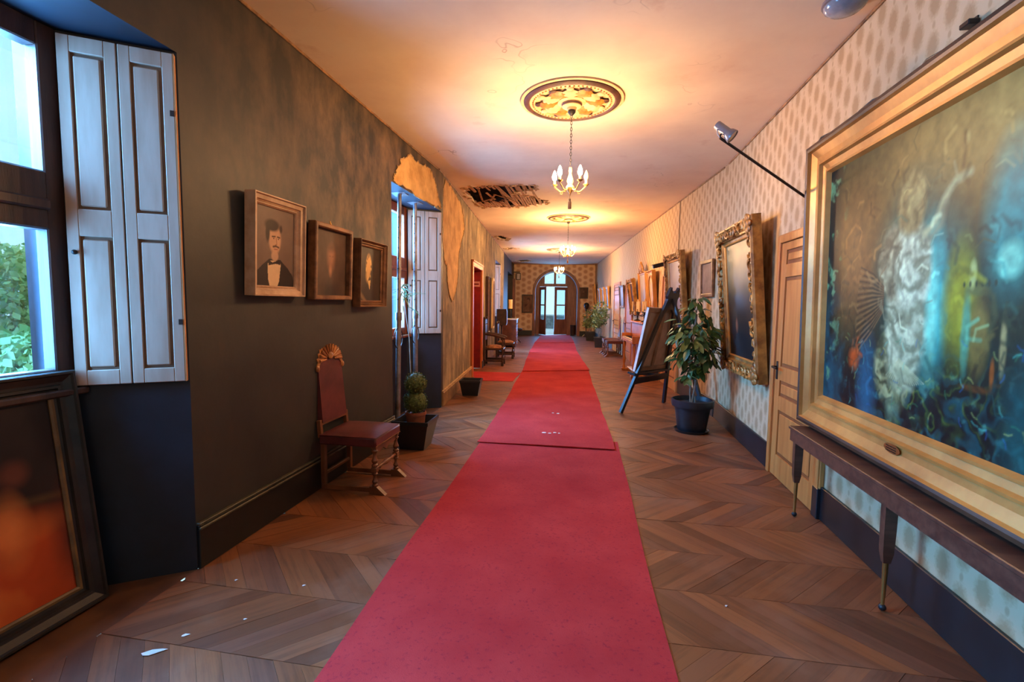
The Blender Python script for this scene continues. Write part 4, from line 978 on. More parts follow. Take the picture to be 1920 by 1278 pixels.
    c.stroke([(fx+.08,.36),(fx+.125,.33),(fx+.155,.27),(fx+.20,.225),(fx+.255,.215)], .020, S(186, 182, 158), .9, .85); c.stroke([(fx+.10,.38),(fx+.15,.34),(fx+.165,.28)], .022, S(158, 156, 138), .9, .7)
    for k in range(26):                                          # ribbed wing at the left
        a = k/25; c.stroke([(fx-.13,.52+.09*a),(fx-.20,.47+.22*a),(fx-.285-.02*math.sin(3*a),.44+.33*a)], .0055, S(150,120,92) if k % 2 else S(58,48,38), .8, .7)
    for k in range(20): a = k/19; c.stroke([(fx-.02,.77),(fx-.09+.20*a,.86-.05*abs(a-.5))], .004, S(196,194,172), .8, .55)
    tx = .49*w_                                                 # tower in the glow
    for px_, py_, rx_, ry_, cc in ((tx+.03,.67,.05,.14,S(150,128,78)),(tx-.015,.66,.022,.15,S(104,160,146)),(tx+.02,.545,.055,.02,S(120,122,84)),(tx,.50,.018,.05,S(196,198,150)),(tx+.115,.69,.014,.10,S(186,164,126)),(tx+.085,.765,.010,.05,S(176,104,44)),(tx+.03,.815,.07,.014,S(120,78,40))): c.ell(px_, py_, rx_, ry_, cc, .55, .9)
    for k in range(6): c.ell(tx-.03+.022*k, .527, .006, .012, S(70,84,66), .6, .9)
    c.stroke([(.455*w_,.10),(.458*w_,.15),(.455*w_,.19)], .014, S(104,78,54), 1, .6); c.ell(.462*w_, .115, .012, .025, S(206,184,140), .9, .6)
    for k in range(330):                                         # loose brushwork, each mark picks up a nearby tint
        bx, by = c.r.random()*w_*.75, (.05+.95*c.r.random()**.7); i, j = min(c.ny-1, int(by*c.ny)), min(c.nx-1, int(bx/w_*c.nx))
        tint = np.clip(c.c[i, j]*(.45+1.35*c.r.random())+.012*c.r.random(), 0, 1); L = .02+.06*c.r.random(); a = (1.2 if by < .62 else 0)+2.4*n1[i, j]*3+c.r.normal()*.5
        c.stroke([(bx, by), (bx+L*.5*math.cos(a), by+L*.5*math.sin(a)), (bx+L*math.cos(a+.6), by+L*math.sin(a+.6))], .004+.010*c.r.random(), tint, .8, .55)
    for k in range(60):                                          # pale glints in the foliage and hem
        bx, by = (.06+.6*c.r.random())*w_, .68+.3*c.r.random(); a = c.r.random()*6.3
        c.stroke([(bx, by), (bx+.012*math.cos(a), by+.012*math.sin(a)), (bx+.024*math.cos(a+.25), by+.024*math.sin(a+.25))], .0045, [S(110,190,190), S(190,190,130), S(80,150,120), S(60,120,190)][k % 4], 1.0, .4)
    c.c *= ((.72+.56*n4)*.98)[..., None]*np.array((.92, 1.06, .80)); c.c = np.clip(c.c, 0, 1)**1.32*1.12

# three portraits on the dark left wall
def portL(y0, y1, z0, z1, off, **k): return nearL((y0+y1)/2, z0, .004), y1-y0, z1-z0
M_, w_, h_ = portL(2.66, 3.18, 1.53, 2.17, .03)
picture('portrait_painting', M_, w_, h_, .048, .075, M_crframe, 'portrait of a moustached man in bow tie in pale frame', 'portraits on the dark left wall', P_flat, R(2), P_man, liner=M_crframe, res=150, cat='portrait')
M_, w_, h_ = portL(3.32, 3.88, 1.51, 2.10, .03)
t = picture('portrait_painting', M_, w_, h_, .036, .065, M_brnframe, 'faded reddish portrait in thin chipped frame, middle of the three', 'portraits on the dark left wall', P_thin, R(2), P_ghost, res=110, cat='portrait')
MB().tube([(-.01,-.02,h_),(0,-.01,h_+.035),(.01,-.02,h_)], .004, 6).build('hanging_hook', M_brass, t)
M_, w_, h_ = portL(4.00, 4.55, 1.45, 2.06, .03)
picture('portrait_painting', M_, w_, h_, .042, .075, M_brnframe, 'portrait of a bearded old man nearest the propped window', 'portraits on the dark left wall', P_scoop, R(2), P_oldman, liner=M_brnframe, res=110, cat='portrait')
# dark framed painting leaning under the first window
picture('leaning_painting', WM((-2.415, 1.345, .003), (0,1,0), (-1,0,0)), 1.16, 1.15, .10, .05, M_blackframe, 'large dark-framed orange and brown painting leaning under the nearest window', None, P_scoop, R(-6.5), P_fire, liner=mat('worn_liner', S(120,92,56), S(80,60,38), rough=.5), res=140)

# the huge painting on the right wall
BW, BHH, BZ = 3.1, 1.98, .655
BMt = nearR(3.84-BW/2, BZ, .015)
P_grand = lambda d, w_: [(0,0),(0,d*.55),(w_*.05,d*.62),(w_*.07,d*.95),(w_*.16,d),(w_*.22,d*.96),(w_*.25,d*.78),(w_*.45,d*.62),(w_*.60,d*.58),(w_*.62,d*.68),(w_*.68,d*.70),(w_*.72,d*.52),(w_*.86,d*.44),(w_*.88,d*.52),(w_*.94,d*.52),(w_,d*.3),(w_,0)]
P_gin = lambda d, w_: P_grand(d, w_)[5:]+[(w_*.22,0)]
big = picture('grand_painting', BMt, BW, BHH, .24, .12, M_gold, 'huge gilt-framed green fantasy painting with a white draped figure on the right wall', None, P_gin, R(1.2), P_big, res=520)
MB().ring(BW, BHH, P_grand(.12, .24)[:6]+[(.24*.22,0)]).build('outer_moulding', mat('shadow_brown_moulding', S(84,60,42), S(44,32,26), rough=.42, metal=.2, scale=4), big, smooth=False)  # dark brown outer moulding; the shadow along its edge is put into the colour
pl = MB().lathe([(.001,0),(.058,0),(.062,.004),(.001,.006)], 20, Matrix.Translation((-BW/2+1.12,-.079,.125)) @ Matrix.Rotation(R(90),4,'X') @ Matrix.Diagonal((1.1,.42,1,1))).build('plaque', M_brass, big)
lt = MB(); rr = random.Random(9)
for k, n in enumerate((7, 9, 8)):
    for i in range(n):
        lt.box(-.044+.088*i/n, -.044+.088*i/n+.006, -.0005, .0005, .010-.012*k-.003, .010-.012*k+.003, Matrix.Translation((-BW/2+1.12,-.0855,.125)))
lt.build('engraving', M_iron, pl, smooth=False)['kind'] = 'stuff'
MB().tube([(-BW/2+.02+.15*i, -.05-.03*math.sin(i*1.7), BHH+.006+.012*abs(math.sin(i*2.1))) for i in range(20)], .006, 6).build('cable', M_cable, big)
# spotlight on its arm, fixed to the left side of that frame
sp = thing('picture_spotlight', Matrix.Translation((1.50, 3.853, 2.27)), 'small grey spotlight on a long dark arm from the huge frame', 'spotlight')
tip = Vector((.80-1.50, 3.55-3.853, 2.635-2.27))
MB().box(-.012,.03,-.006,.012,-.03,.03).build('mount', M_iron, sp, smooth=False)
MB().tube([(0,.004,0), tip], .0095, 8).build('arm', M_darkoak, sp)
hd = tip+Vector((.03,-.0,.045)); ax = Vector((.62,-.25,-.62)).normalized()
Ms = Matrix.Translation(hd) @ ax.to_track_quat('Z','Y').to_matrix().to_4x4()
ho = MB().lathe([(.001,-.075),(.026,-.075),(.029,-.07),(.030,.02),(.040,.035),(.046,.06),(.046,.068),(.040,.068),(.036,.05),(.001,.05)], 18, Ms).build('lamp_housing', M_lampgrey, sp)
MB().lathe([(.001,.055),(.038,.055),(.038,.063),(.001,.06)], 18, Ms).build('lamp_glass', M_marble, ho)
MB().tube([tip, tip+Vector((0,.0,.02)), hd], .006, 6).build('swivel', M_iron, sp)
MB().tube([tip, tip+Vector((-.02,0,.03)), tip+Vector((-.022,.002,.08)), hd-ax*.07], .003, 5).build('wire', M_white, sp)
# round ceiling lamp and wall hook above the painting
cl = thing('ceiling_lamp', Matrix.Translation((1.40, 3.27, H)), 'round grey glass ceiling lamp near the top right', 'lamp')
MB().lathe([(.001,0),(.12,0),(.12,-.015),(.112,-.02),(.001,-.02)], 24).build('lamp_base', M_lampgrey, cl)
MB().lathe([(.11,-.018),(.105,-.04),(.08,-.06),(.04,-.07),(.001,-.072)], 24).build('lamp_shade', mat('smoked_glass', S(150,156,164), S(96,100,108), rough=.12), cl)
hk = thing('wall_hook', nearR(2.53, 2.75), 'small black iron hook on the wallpaper above the huge frame', 'hook')
MB().box(-.012,.012,-.006,0,-.03,.03).build('back_plate', M_iron, hk, smooth=False)
MB().box(-.03,.03,-.05,-.004,-.012,.012,b=.004).build('jaw', M_iron, hk, smooth=False)

# long narrow table under the painting
bt = thing('narrow_table', nearR(3.71, 0, 0), 'long narrow brown table with tapered brass-tipped legs under the huge painting', 'table')
BL_, DT, ZT = 3.3, .222, .645
MB().box(0, BL_, -DT, -.024, ZT-.022, ZT, b=.004).build('table_top', M_benchwood, bt, smooth=False)
MB().box(.02, BL_-.02, -DT+.006, -DT+.024, ZT-.10, ZT-.022).build('apron', M_benchwood, bt, smooth=False)
for x in (.07, 1.15, 2.23, 3.2):
    for y in (-DT+.04, -.06) if x > 9 else (-DT+.045,):
        lg = MB(); 
        prof = [(.028,ZT-.022),(.027,.42),(.024,.30),(.016,.25)]
        vs = []
        for r, z in prof: vs += [(x-r*.75,y-r,z),(x+r*.75,y-r,z),(x+r*.75,y+r,z),(x-r*.75,y+r,z)]
        lg.add(vs, [(i*4+k, i*4+(k+1)%4, i*4+4+(k+1)%4, i*4+4+k) for i in range(3) for k in range(4)]+[(0,1,2,3),(12,15,14,13)])
        lo = lg.build('leg', M_benchwood, bt, smooth=False)
        MB().cyl((x,y,.25),(x,y,.03),.0135,.008,12).build('brass_tip', M_brass, lo)
        MB().ell((x,y,.018),(.0175,.0175,.0175)).build('ball_foot', M_black, lo)
MB().box(.02, BL_-.02, -.05, -.026, ZT-.10, ZT-.022).build('wall_rail', M_benchwood, bt, smooth=False)

# gilt portrait, small frames and mirrors along the right wall
def picR(name, y0, y1, z0, z1, far, *a, off=.006, **k):
    M_ = (farR if far else nearR)((y0+y1)/2, z0, off); return picture(name, M_, y1-y0, z1-z0, *a, **k)
picR('gilt_portrait', 4.80, 6.10, .77, 2.36, False, .17, .10, M_gold2, 'tall dark portrait in ornate carved gilt frame beside the honey door', 'gilt pictures on the right wall', P_scoop, R(5.0), P_dark, True, M_gold, res=120, off=.01)
picR('small_picture', .18, .70, 1.62, 2.14, True, .05, .03, M_brnframe, 'small plain wood-framed picture beside the tall carved portrait', 'gilt pictures on the right wall', P_thin, R(2), P_pale, res=60)
picR('gilt_picture', 1.22, 2.25, .95, 2.38, True, .13, .09, M_gold2, 'tall gilt-framed pale picture behind the ficus and easel', 'gilt pictures on the right wall', P_scoop, R(5), P_grey, True, M_gold, res=70)
t = picR('crowned_mirror', 4.25, 5.05, 1.28, 2.25, True, .07, .06, M_gold, 'gilt mirror with carved crest above the harmonium', 'gilt pictures on the right wall', P_scoop, R(4), P_grey, cat='mirror', res=50)
c = MB()
for k in range(9):
    a = math.pi*k/8; c.ell((.17*math.cos(a), -.05, .99+.13*math.sin(a)), (.05,.03,.05), 8, 5)
c.ell((0,-.05,1.03),(.09,.035,.07)).ell((0,-.05,1.15),(.045,.03,.06)); c.build('crest', M_gold2, t)
t = thing('oval_picture', farR(3.75, 1.36, .006) @ Matrix.Rotation(R(5),4,'X'), 'oval pale picture in square gilt frame right of the crowned mirror', 'painting', 'gilt pictures on the right wall')
MB().ring(.66,.86,P_scoop(.08,.06)).build('frame', M_gold, t, smooth=False)
on, ro = [], []
b = MB(); n = 28; ov = [(.22*math.cos(2*math.pi*i/n), .43+.33*math.sin(2*math.pi*i/n)) for i in range(n)]
rect = [(-.28,.05),(.28,.05),(.28,.81),(-.28,.81)]
tri = tessellate_polygon([[Vector((x,z,0)) for x,z in rect],[Vector((x,z,0)) for x,z in ov]]); b.add([(x,-.04,z) for x,z in rect+ov], [tuple(q) for q in tri])
b.tube([(x,-.042,z) for x,z in ov+[ov[0]]], .012, 6); b.build('spandrel', M_gold, t)
c = Canvas(.46,.68,50,(.3,.3,.3),4); P_pale(c); c.build(t, -.03, .09)
picR('gilt_picture', 5.35, 6.10, 1.25, 2.15, True, .10, .09, M_gold2, 'leaning gilt-framed picture between harmonium and reddish door', 'gilt pictures on the right wall', P_scoop, R(8), P_brown, True, M_gold, res=50)
picR('narrow_picture', 7.38, 8.15, 1.42, 2.06, True, .05, .05, M_brnframe, 'small greyish picture between two far honey doors', 'far pictures on the right wall', P_flat, R(4), P_grey, res=50)
for k, (s0, s1, lbl) in enumerate(((10.5, 11.3, 'first of three gilt frames behind the far plants'), (11.7, 12.5, 'middle gilt frame behind the far plants'), (12.9, 13.7, 'last of three gilt frames behind the far plants'))):
    picR('far_gilt_picture', s0, s1, 1.35, 2.15, True, .09, .07, M_gold, lbl, 'far pictures on the right wall', P_scoop, R(5), P_brown, res=40)
picR('far_gilt_picture', 14.9, 15.6, 1.5, 2.4, True, .08, .07, M_gold, 'gilt frame closest to the end wall corner', 'far pictures on the right wall', P_scoop, R(6), P_brown, res=40)
picture('end_portrait', endM(1.10, 1.75, .004), .42, .52, .05, .04, M_darkoak, 'small dark portrait right of the arch on the end wall', 'pictures on the end wall', P_thin, 0, P_brown, res=50, cat='portrait')
picture('end_picture', endM(-1.50, 1.05, .004), .52, .86, .05, .04, M_darkoak, 'brown picture of a woman left of the arch on the end wall', 'pictures on the end wall', P_thin, 0, P_lady, res=60)
# security camera and cable
sc_ = thing('security_camera', farR(2.62, 2.20, 0), 'dark bullet security camera beside the tall gilt picture', 'camera')
MB().cyl((0,0,0),(0,-.012,0),.035,n=14).build('mount_plate', M_white, sc_)
MB().tube([(0,-.01,0),(0,-.09,-.01),(.0,-.14,.05)], .009, 6).build('bracket', M_lampgrey, sc_)
MB().box(-.05,.05,-.30,-.08,.045,.115, Matrix.Rotation(R(14),4,'X'), .012).build('camera_body', M_black, sc_, smooth=False)
MB().box(-.056,.056,-.32,-.08,.113,.121, Matrix.Rotation(R(14),4,'X'), .003).build('sun_shield', M_iron, sc_, smooth=False)
wc = MB().tube([farR(2.05+.004*math.sin(z*9), z, .006).translation for z in np.linspace(2.42, 3.28, 12)], .006, 6).build('wall_cable', mat('beige_cable', S(150,118,76), rough=.6), None)
tag(wc, 'thin beige cable running down the wallpaper from the ceiling', 'cable')

# ------------------------------------------------------------------ ceiling roses and chandeliers
def make_rose(p, label):
    t = thing('ceiling_rose', Matrix.Translation(p), label, 'ceiling rose', 'plaster roses above the chandeliers')
    n = 56
    MB().lathe([(.455,0),(.455,-.012),(.44,-.016),(.425,-.012),(.425,0)], n).build('outer_ring', M_rosecream, t)
    MB().lathe([(.425,0),(.425,-.02),(.405,-.034),(.385,-.034),(.375,-.024),(.375,0)], n).build('moulded_ring', M_rosebrown, t)
    MB().lathe([(.375,0),(.375,-.022),(.33,-.026),(.325,-.018),(.325,0)], n).build('plain_ring', M_rosecream, t)
    MB().lathe([(.325,-.008),(.13,-.010),(.001,-.010),(.001,0),(.325,0)], n).build('rose_field', M_rosecream, t)
    bd = MB()
    for k in range(60):
        a = 2*math.pi*k/60; bd.ell((.345*math.cos(a), .345*math.sin(a), -.026), (.009,.009,.008), 6, 4)
    bd.build('beading', M_rosegold, t)['kind'] = 'stuff'
    for k in range(12):
        a = 2*math.pi*k/12; M_ = Matrix.Rotation(a, 4, 'Z')
        lf = MB(); g = k % 2 == 0
        # lobed acanthus leaf
        vs = []; m = 9
        for i in range(m):
            v = i/(m-1); r = .12+(.185 if g else .165)*v; wv = (.022+.05*math.sin(math.pi*min(1, v*1.05))**.7)*(1+.28*math.cos(i*math.pi)); zz = -.014-.034*math.sin(math.pi*v*.9)
            vs += [(r, -wv, zz+.012), (r, 0, zz-.006), (r, wv, zz+.012)]
        lf.add(vs, [(i*3+k2, i*3+k2+1, i*3+4+k2, i*3+3+k2) for i in range(m-1) for k2 in (0,1)], M_)
        lf.build('acanthus_leaf', M_rosegold if g else M_rosecream, t)
        tipm = MB(); c_ = M_ @ Vector((.295, 0, -.022)); tipm.ell(c_, (.034,.034,.014), 10, 6)
        tipm.build('leaf_tip', M_rosebrown if g else M_rosecream, t)
    MB().lathe([(.125,-.008),(.125,-.022),(.105,-.03),(.088,-.03),(.085,-.055),(.07,-.065),(.045,-.065),(.04,-.085),(.001,-.088)], 28).build('boss', M_rosecream, t)
    MB().lathe([(.086,-.036),(.092,-.042),(.086,-.05)], 28).build('boss_band', M_rosebrown, t)
    return t
def make_chandelier(p, label):                                   # p on the ceiling, small five-arm candle chandelier
    t = thing('chandelier', Matrix.Translation(p), label, 'chandelier', 'five-arm chandeliers along the corridor')
    MB().lathe([(.001,-.088),(.032,-.09),(.036,-.10),(.026,-.115),(.012,-.13),(.001,-.132)], 16).build('ceiling_cup', M_iron, t)
    lk = MB()
    for k in range(16):
        z = -.14-k*.027; a = math.pi/2*(k % 2)
        lk.tube([(.008*math.cos(q)*math.cos(a), .008*math.cos(q)*math.sin(a), z+.017*math.sin(q)) for q in [i*math.pi/4 for i in range(9)]], .0026, 5)
    lk.build('chain', M_iron, t)
    zb = -.70
    MB().lathe([(.001,zb+.12),(.012,zb+.12),(.016,zb+.09),(.010,zb+.07),(.022,zb+.03),(.030,zb),(.020,zb-.03),(.034,zb-.045),(.040,zb-.06),(.028,zb-.085),(.010,zb-.105),(.008,zb-.12),(.001,zb-.125)], 16).build('column', M_chand, t)
    MB().tube([(0,0,zb-.12),(0,0,zb-.155)], .002, 5).build('tassel_cord', M_rosegold, t)
    MB().lathe([(.001,zb-.15),(.008,zb-.155),(.010,zb-.17),(.008,zb-.175),(.014,zb-.185),(.016,zb-.245),(.001,zb-.245)], 10).build('tassel', M_rosebrown, t)
    for k in range(5):
        a = R(20)+2*math.pi*k/5; c, s_ = math.cos(a), math.sin(a)
        prof = [(.02,zb-.05),(.05,zb-.085),(.09,zb-.09),(.125,zb-.06),(.15,zb-.035)]
        ar = MB().tube([(r*c, r*s_, z) for r, z in prof], .006, 6).tube([(.07*c,.07*s_,zb-.085),(.075*c,.075*s_,zb-.11),(.095*c,.095*s_,zb-.105)], .004, 5).build('arm', M_chand, t)
        Mx = Matrix.Translation((.15*c, .15*s_, zb-.035))
        MB().lathe([(.001,0),(.012,0),(.026,.012),(.028,.016),(.012,.014),(.001,.014)], 12, Mx).build('drip_cup', M_chand, ar)
        MB().lathe([(.001,.012),(.0105,.012),(.0105,.055),(.001,.055)], 10, Mx).build('candle_sleeve', M_candle, ar)
        MB().lathe([(.001,.055),(.012,.056),(.020,.072),(.021,.086),(.015,.112),(.006,.134),(.001,.142)], 12, Mx).build('bulb', M_bulb if k != 0 else M_bulboff, ar)
    return t
roses = [Vector((-.26, 4.44, H)), Vector((-.62, 10.29, H)), Vector((-1.25, 16.15, H)), Vector((-.15, -1.4, H))]
r0 = make_rose(roses[0], 'cream and gold plaster ceiling rose with acanthus leaves, nearest the viewer')
c0 = make_chandelier(roses[0], 'nearest small chandelier with candle bulbs, one unlit, on a chain')
for p, a_, b_ in ((roses[1], 'second ceiling rose beyond the broken ceiling patch', 'second chandelier glowing level with the dark armchair'),
                  (roses[2], 'farthest ceiling rose near the end arch', 'farthest chandelier glowing in front of the arch'),
                  (roses[3], 'ceiling rose behind the viewer', 'chandelier behind the viewer')):
    copy_tree(r0, Matrix.Translation(p), a_); cc = copy_tree(c0, Matrix.Translation(p), b_)
    for o in [x for x in bpy.data.objects if x.name.startswith('bulb') and x.parent and x.parent.parent == cc]:
        o.data = o.data.copy(); o.data.materials[0] = M_bulb_far if p.y > 0 else M_bulb_dim

# ------------------------------------------------------------------ chairs
TURN = [(.018,0),(.024,.01),(.024,.03),(.014,.045),(.022,.06),(.026,.085),(.018,.11),(.013,.14),(.013,.17),(.020,.19),(.026,.21),(.018,.225),(.018,.235)]
def turned(x, y, z0, z1, r=1.0):
    k = (z1-z0)/.235; return [(q*r*1.0, z0+z*k) for q, z in TURN], Matrix.Translation((x, y, 0))
def make_chair(M, label, group):
    t = thing('upholstered_chair', M, label, 'chair', group)
    w2, d2, zs = .225, .235, .44
    for sx in (-1, 1):                                           # front legs turned, rear legs square, sled feet
        b = MB().box(sx*.2-.022, sx*.2+.022, -d2-.0, -d2+.044, .36, zs-.06, b=.004)
        pr, Mt = turned(sx*.2, -d2+.022, .215, .36); b.lathe(pr, 12, Mt)
        b.box(sx*.2-.022, sx*.2+.022, -d2, -d2+.044, .175, .215, b=.003)
        pr, Mt = turned(sx*.2, -d2+.022, .06, .175, .9); b.lathe(pr, 12, Mt)
        b.build('front_leg', M_chairwood, t)
        MB().box(sx*.2-.018, sx*.2+.018, d2-.036, d2, .05, zs-.05, b=.003).build('rear_leg', M_chairwood, t, smooth=False)
        b = MB().prism([(-d2-.07,0),(-d2+.06,0),(-d2+.06,.06),(-d2+.0,.06)], -.02, .02, Matrix.Translation((sx*.2,0,0)) @ Matrix.Rotation(R(90),4,'Z'))
        b.build('foot', M_chairwood, t, smooth=False)
        MB().box(sx*.2-.014, sx*.2+.014, -d2+.05, d2, .012, .05, b=.003).build('runner', M_chairwood, t, smooth=False)
    pr = [(.010,-.18),(.014,-.16),(.010,-.14),(.018,-.12),(.010,-.09),(.014,-.05),(.022,0),(.014,.05),(.010,.09),(.018,.12),(.010,.14),(.014,.16),(.010,.18)]
    MB().lathe(pr, 10, Matrix.Translation((0,-d2+.022,.195)) @ Matrix.Rotation(R(90),4,'Y')).build('front_stretcher', M_chairwood, t)
    MB().box(-.18,.18,d2-.03,d2-.006,.12,.145,b=.003).build('rear_stretcher', M_chairwood, t, smooth=False)
    ap = [(-.18,.40),(-.18,.33),(-.12,.315),(-.06,.335),(0,.30),(.06,.335),(.12,.315),(.18,.33),(.18,.40)]
    MB().prism(ap, -d2+.015, -d2+.03).build('apron', M_chairwood, t, smooth=False)
    vs = []; nu = 12; fs = []                                     # domed leather seat
    for j in range(nu+1):
        for i in range(nu+1):
            u, v = 2*i/nu-1, 2*j/nu-1; vs.append((u*(w2+.01), v*(d2+.005), zs+.03*(1-u**4)*(1-v**4)+.012))
    fs = [(j*(nu+1)+i, j*(nu+1)+i+1, (j+1)*(nu+1)+i+1, (j+1)*(nu+1)+i) for j in range(nu) for i in range(nu)]
    b = MB().add(vs, fs); b.box(-w2-.01, w2+.01, -d2-.005, d2+.005, zs-.065, zs+.012, b=.012); b.build('seat', M_leather, t)
    tl = Matrix.Translation((0, d2-.03, 0)) @ Matrix.Rotation(R(-5), 4, 'X')
    def arcp(wb, wt, z0, z1, rise, n=10): return [(-wb,z0),(wb,z0)]+[(wt*math.cos(math.pi*i/n), z1+rise*math.sin(math.pi*i/n)) for i in range(n+1)]
    MB().prism(arcp(.185,.175,.535,.97,.085), -.022, .022, tl).build('back_panel', M_leather, t)
    b = MB()
    for sx in (-1,1): b.box(sx*.198-.016, sx*.198+.016, -.017, .017, zs-.02, .56, tl, .003)
    b.box(-.19,.19,-.016,.016,.515,.545,tl,.004); b.build('back_rail', M_chairwood, t, smooth=False)
    cr = []; n = 26                                               # carved shell crest
    for i in range(n+1):
        a = math.pi*i/n; k = 1+.055*math.cos(i*math.pi); cr.append((.185*k*math.cos(a), .985+.175*k*max(0, math.sin(a))**.85))
    inn = [(.165*math.cos(math.pi*i/14), .965+.085*math.sin(math.pi*i/14)) for i in range(14,-1,-1)]
    b = MB().prism([(.195,.955)]+cr+[(-.195,.955)]+inn, -.028, .012, tl); crest = b.build('crest', M_crestwood, t, smooth=False)
    b = MB()
    for i in range(11):
        a = math.pi*(i+.5)/11; b.tube([tl @ Vector((.06*math.cos(a),-.03,1.02+.05*math.sin(a))), tl @ Vector((.165*math.cos(a),-.034,1.0+.15*math.sin(a)))], [.005,.012], 6)
    for sx in (-1,1): b.ell(tl @ Vector((sx*.185,-.022,.965)), (.022,.016,.026))
    b.ell(tl @ Vector((0,-.034,1.055)), (.035,.014,.03)); b.build('shell_carving', M_crestwood, crest)
    nl = MB()
    for i in range(22):
        for yy in (-d2-.006,): nl.ell((-w2+2*w2*i/21, yy, zs-.055), (.005,.003,.005), 6, 4)
    nl.build('nail_heads', M_brass, t)['kind'] = 'stuff'
    return t
ch = make_chair(nearL(3.615, 0, .275), 'burgundy leather chair with carved shell crest under the portraits', 'burgundy chairs')
copy_tree(ch, farR(7.5, 0, .27) @ Matrix.Rotation(R(0), 4, 'Z'), 'nearer burgundy chair of the pair by the far honey doors', 'burgundy chairs')
copy_tree(ch, farR(8.25, 0, .27) @ Matrix.Rotation(R(0), 4, 'Z'), 'farther burgundy chair of the pair by the far honey doors', 'burgundy chairs')

def make_armchair(M, label, arms=True):
    t = thing('wooden_armchair' if arms else 'wooden_chair', M, label, 'armchair' if arms else 'chair')
    for sx in (-1, 1):
        b = MB(); pr, Mt = turned(sx*.24, -.22, .08, .40, 1.2); b.lathe(pr, 12, Mt); b.box(sx*.24-.03, sx*.24+.03, -.25,-.19, 0, .08, b=.004)
        if arms: pr, Mt = turned(sx*.24, -.22, .42, .66, 1.1); b.lathe(pr, 12, Mt)
        b.build('front_leg', M_darkoak, t)
        MB().box(sx*.24-.025, sx*.24+.025, .19, .24, 0, 1.12 if arms else .95, b=.005).ell((sx*.24,.215,1.14 if arms else .97),(.03,.03,.03)).build('back_post', M_darkoak, t, smooth=False)
        if arms: MB().tube([(sx*.24,.2,.76),(sx*.245,.0,.735),(sx*.25,-.2,.69),(sx*.25,-.28,.66)], [.026,.03,.032,.03], 8).build('arm', M_darkoak, t)
        MB().box(sx*.24-.015, sx*.24+.015, -.2,.2,.10,.15,b=.004).build('side_stretcher', M_darkoak, t, smooth=False)
    MB().box(-.22,.22,-.235,-.21,.16,.22,b=.004).build('front_stretcher', M_darkoak, t, smooth=False)
    MB().box(-.26,.26,-.25,.24,.38,.42,b=.01).build('seat_frame', M_darkoak, t, smooth=False)
    MB().ell((0,-.01,.43),(.24,.23,.065),16,8).build('cushion', mat('tan_tapestry_cushion', S(176,122,82), S(120,76,52), rough=.8, scale=14), t)
    MB().box(-.215,.215,.2,.23,.6,.98 if arms else .88,b=.01).build('back_panel', M_darkoak, t, smooth=False)
    MB().prism([(-.22,1.0),(.22,1.0),(.16,1.08),(0,1.12),(-.16,1.08)] if arms else [(-.22,.88),(.22,.88),(.2,.93),(-.2,.93)], .2, .235).build('top_rail', M_darkoak, t, smooth=False)
    return t
make_armchair(farL(4.98, 0, .26) @ Matrix.Rotation(R(0),4,'Z'), 'dark carved wooden armchair with tan cushion beside the red door')
make_armchair(farL(6.55, 0, .40), 'dark high-backed wooden chair behind the carved armchair', False)

# ------------------------------------------------------------------ topiary, pots
def square_pot(t, wt, wb, h_, m):
    b = MB(); 
    def sq(r, z): return [(-r,-r,z),(r,-r,z),(r,r,z),(-r,r,z)]
    rings = [sq(wb,0), sq(wt*.96,h_-.035), sq(wt,h_-.035), sq(wt,h_), sq(wt-.018,h_), sq(wb-.012,.03)]
    vs = [p for r in rings for p in r]
    b.add(vs, [(i*4+k, i*4+(k+1)%4, i*4+4+(k+1)%4, i*4+4+k) for i in range(5) for k in range(4)]+[(3,2,1,0),(20,21,22,23)])
    return b.build('planter', m, t, smooth=False)
Mp = Matrix.Translation((-1.815, 4.66, 0)) @ Matrix.Rotation(R(2), 4, 'Z')
tp = thing('topiary_planter', Mp, 'two-ball boxwood topiary standing in a black square planter', 'plant')
square_pot(tp, .19, .125, .30, M_black)
MB().lathe([(.001,.05),(.075,.05),(.10,.34),(.108,.34),(.108,.37),(.098,.37),(.09,.35),(.001,.35)], 18).build('clay_pot', M_terra, tp)
for nm, z, r in (('lower_ball', .475, .125), ('upper_ball', .665, .115)):
    core = MB().ell((0,0,z),(r*.9,r*.9,r*.9),20,12).build(nm, M_box, tp)
    lf = leaf_cloud(1900, [((0,0,z),(r,r,r))], .018, int(z*100), .55).build('clipped_leaves', M_box, core, smooth=False); lf['kind'] = 'stuff'
MB().cyl((0,0,.35),(0,0,.45),.012).build('stem', M_bark, tp)
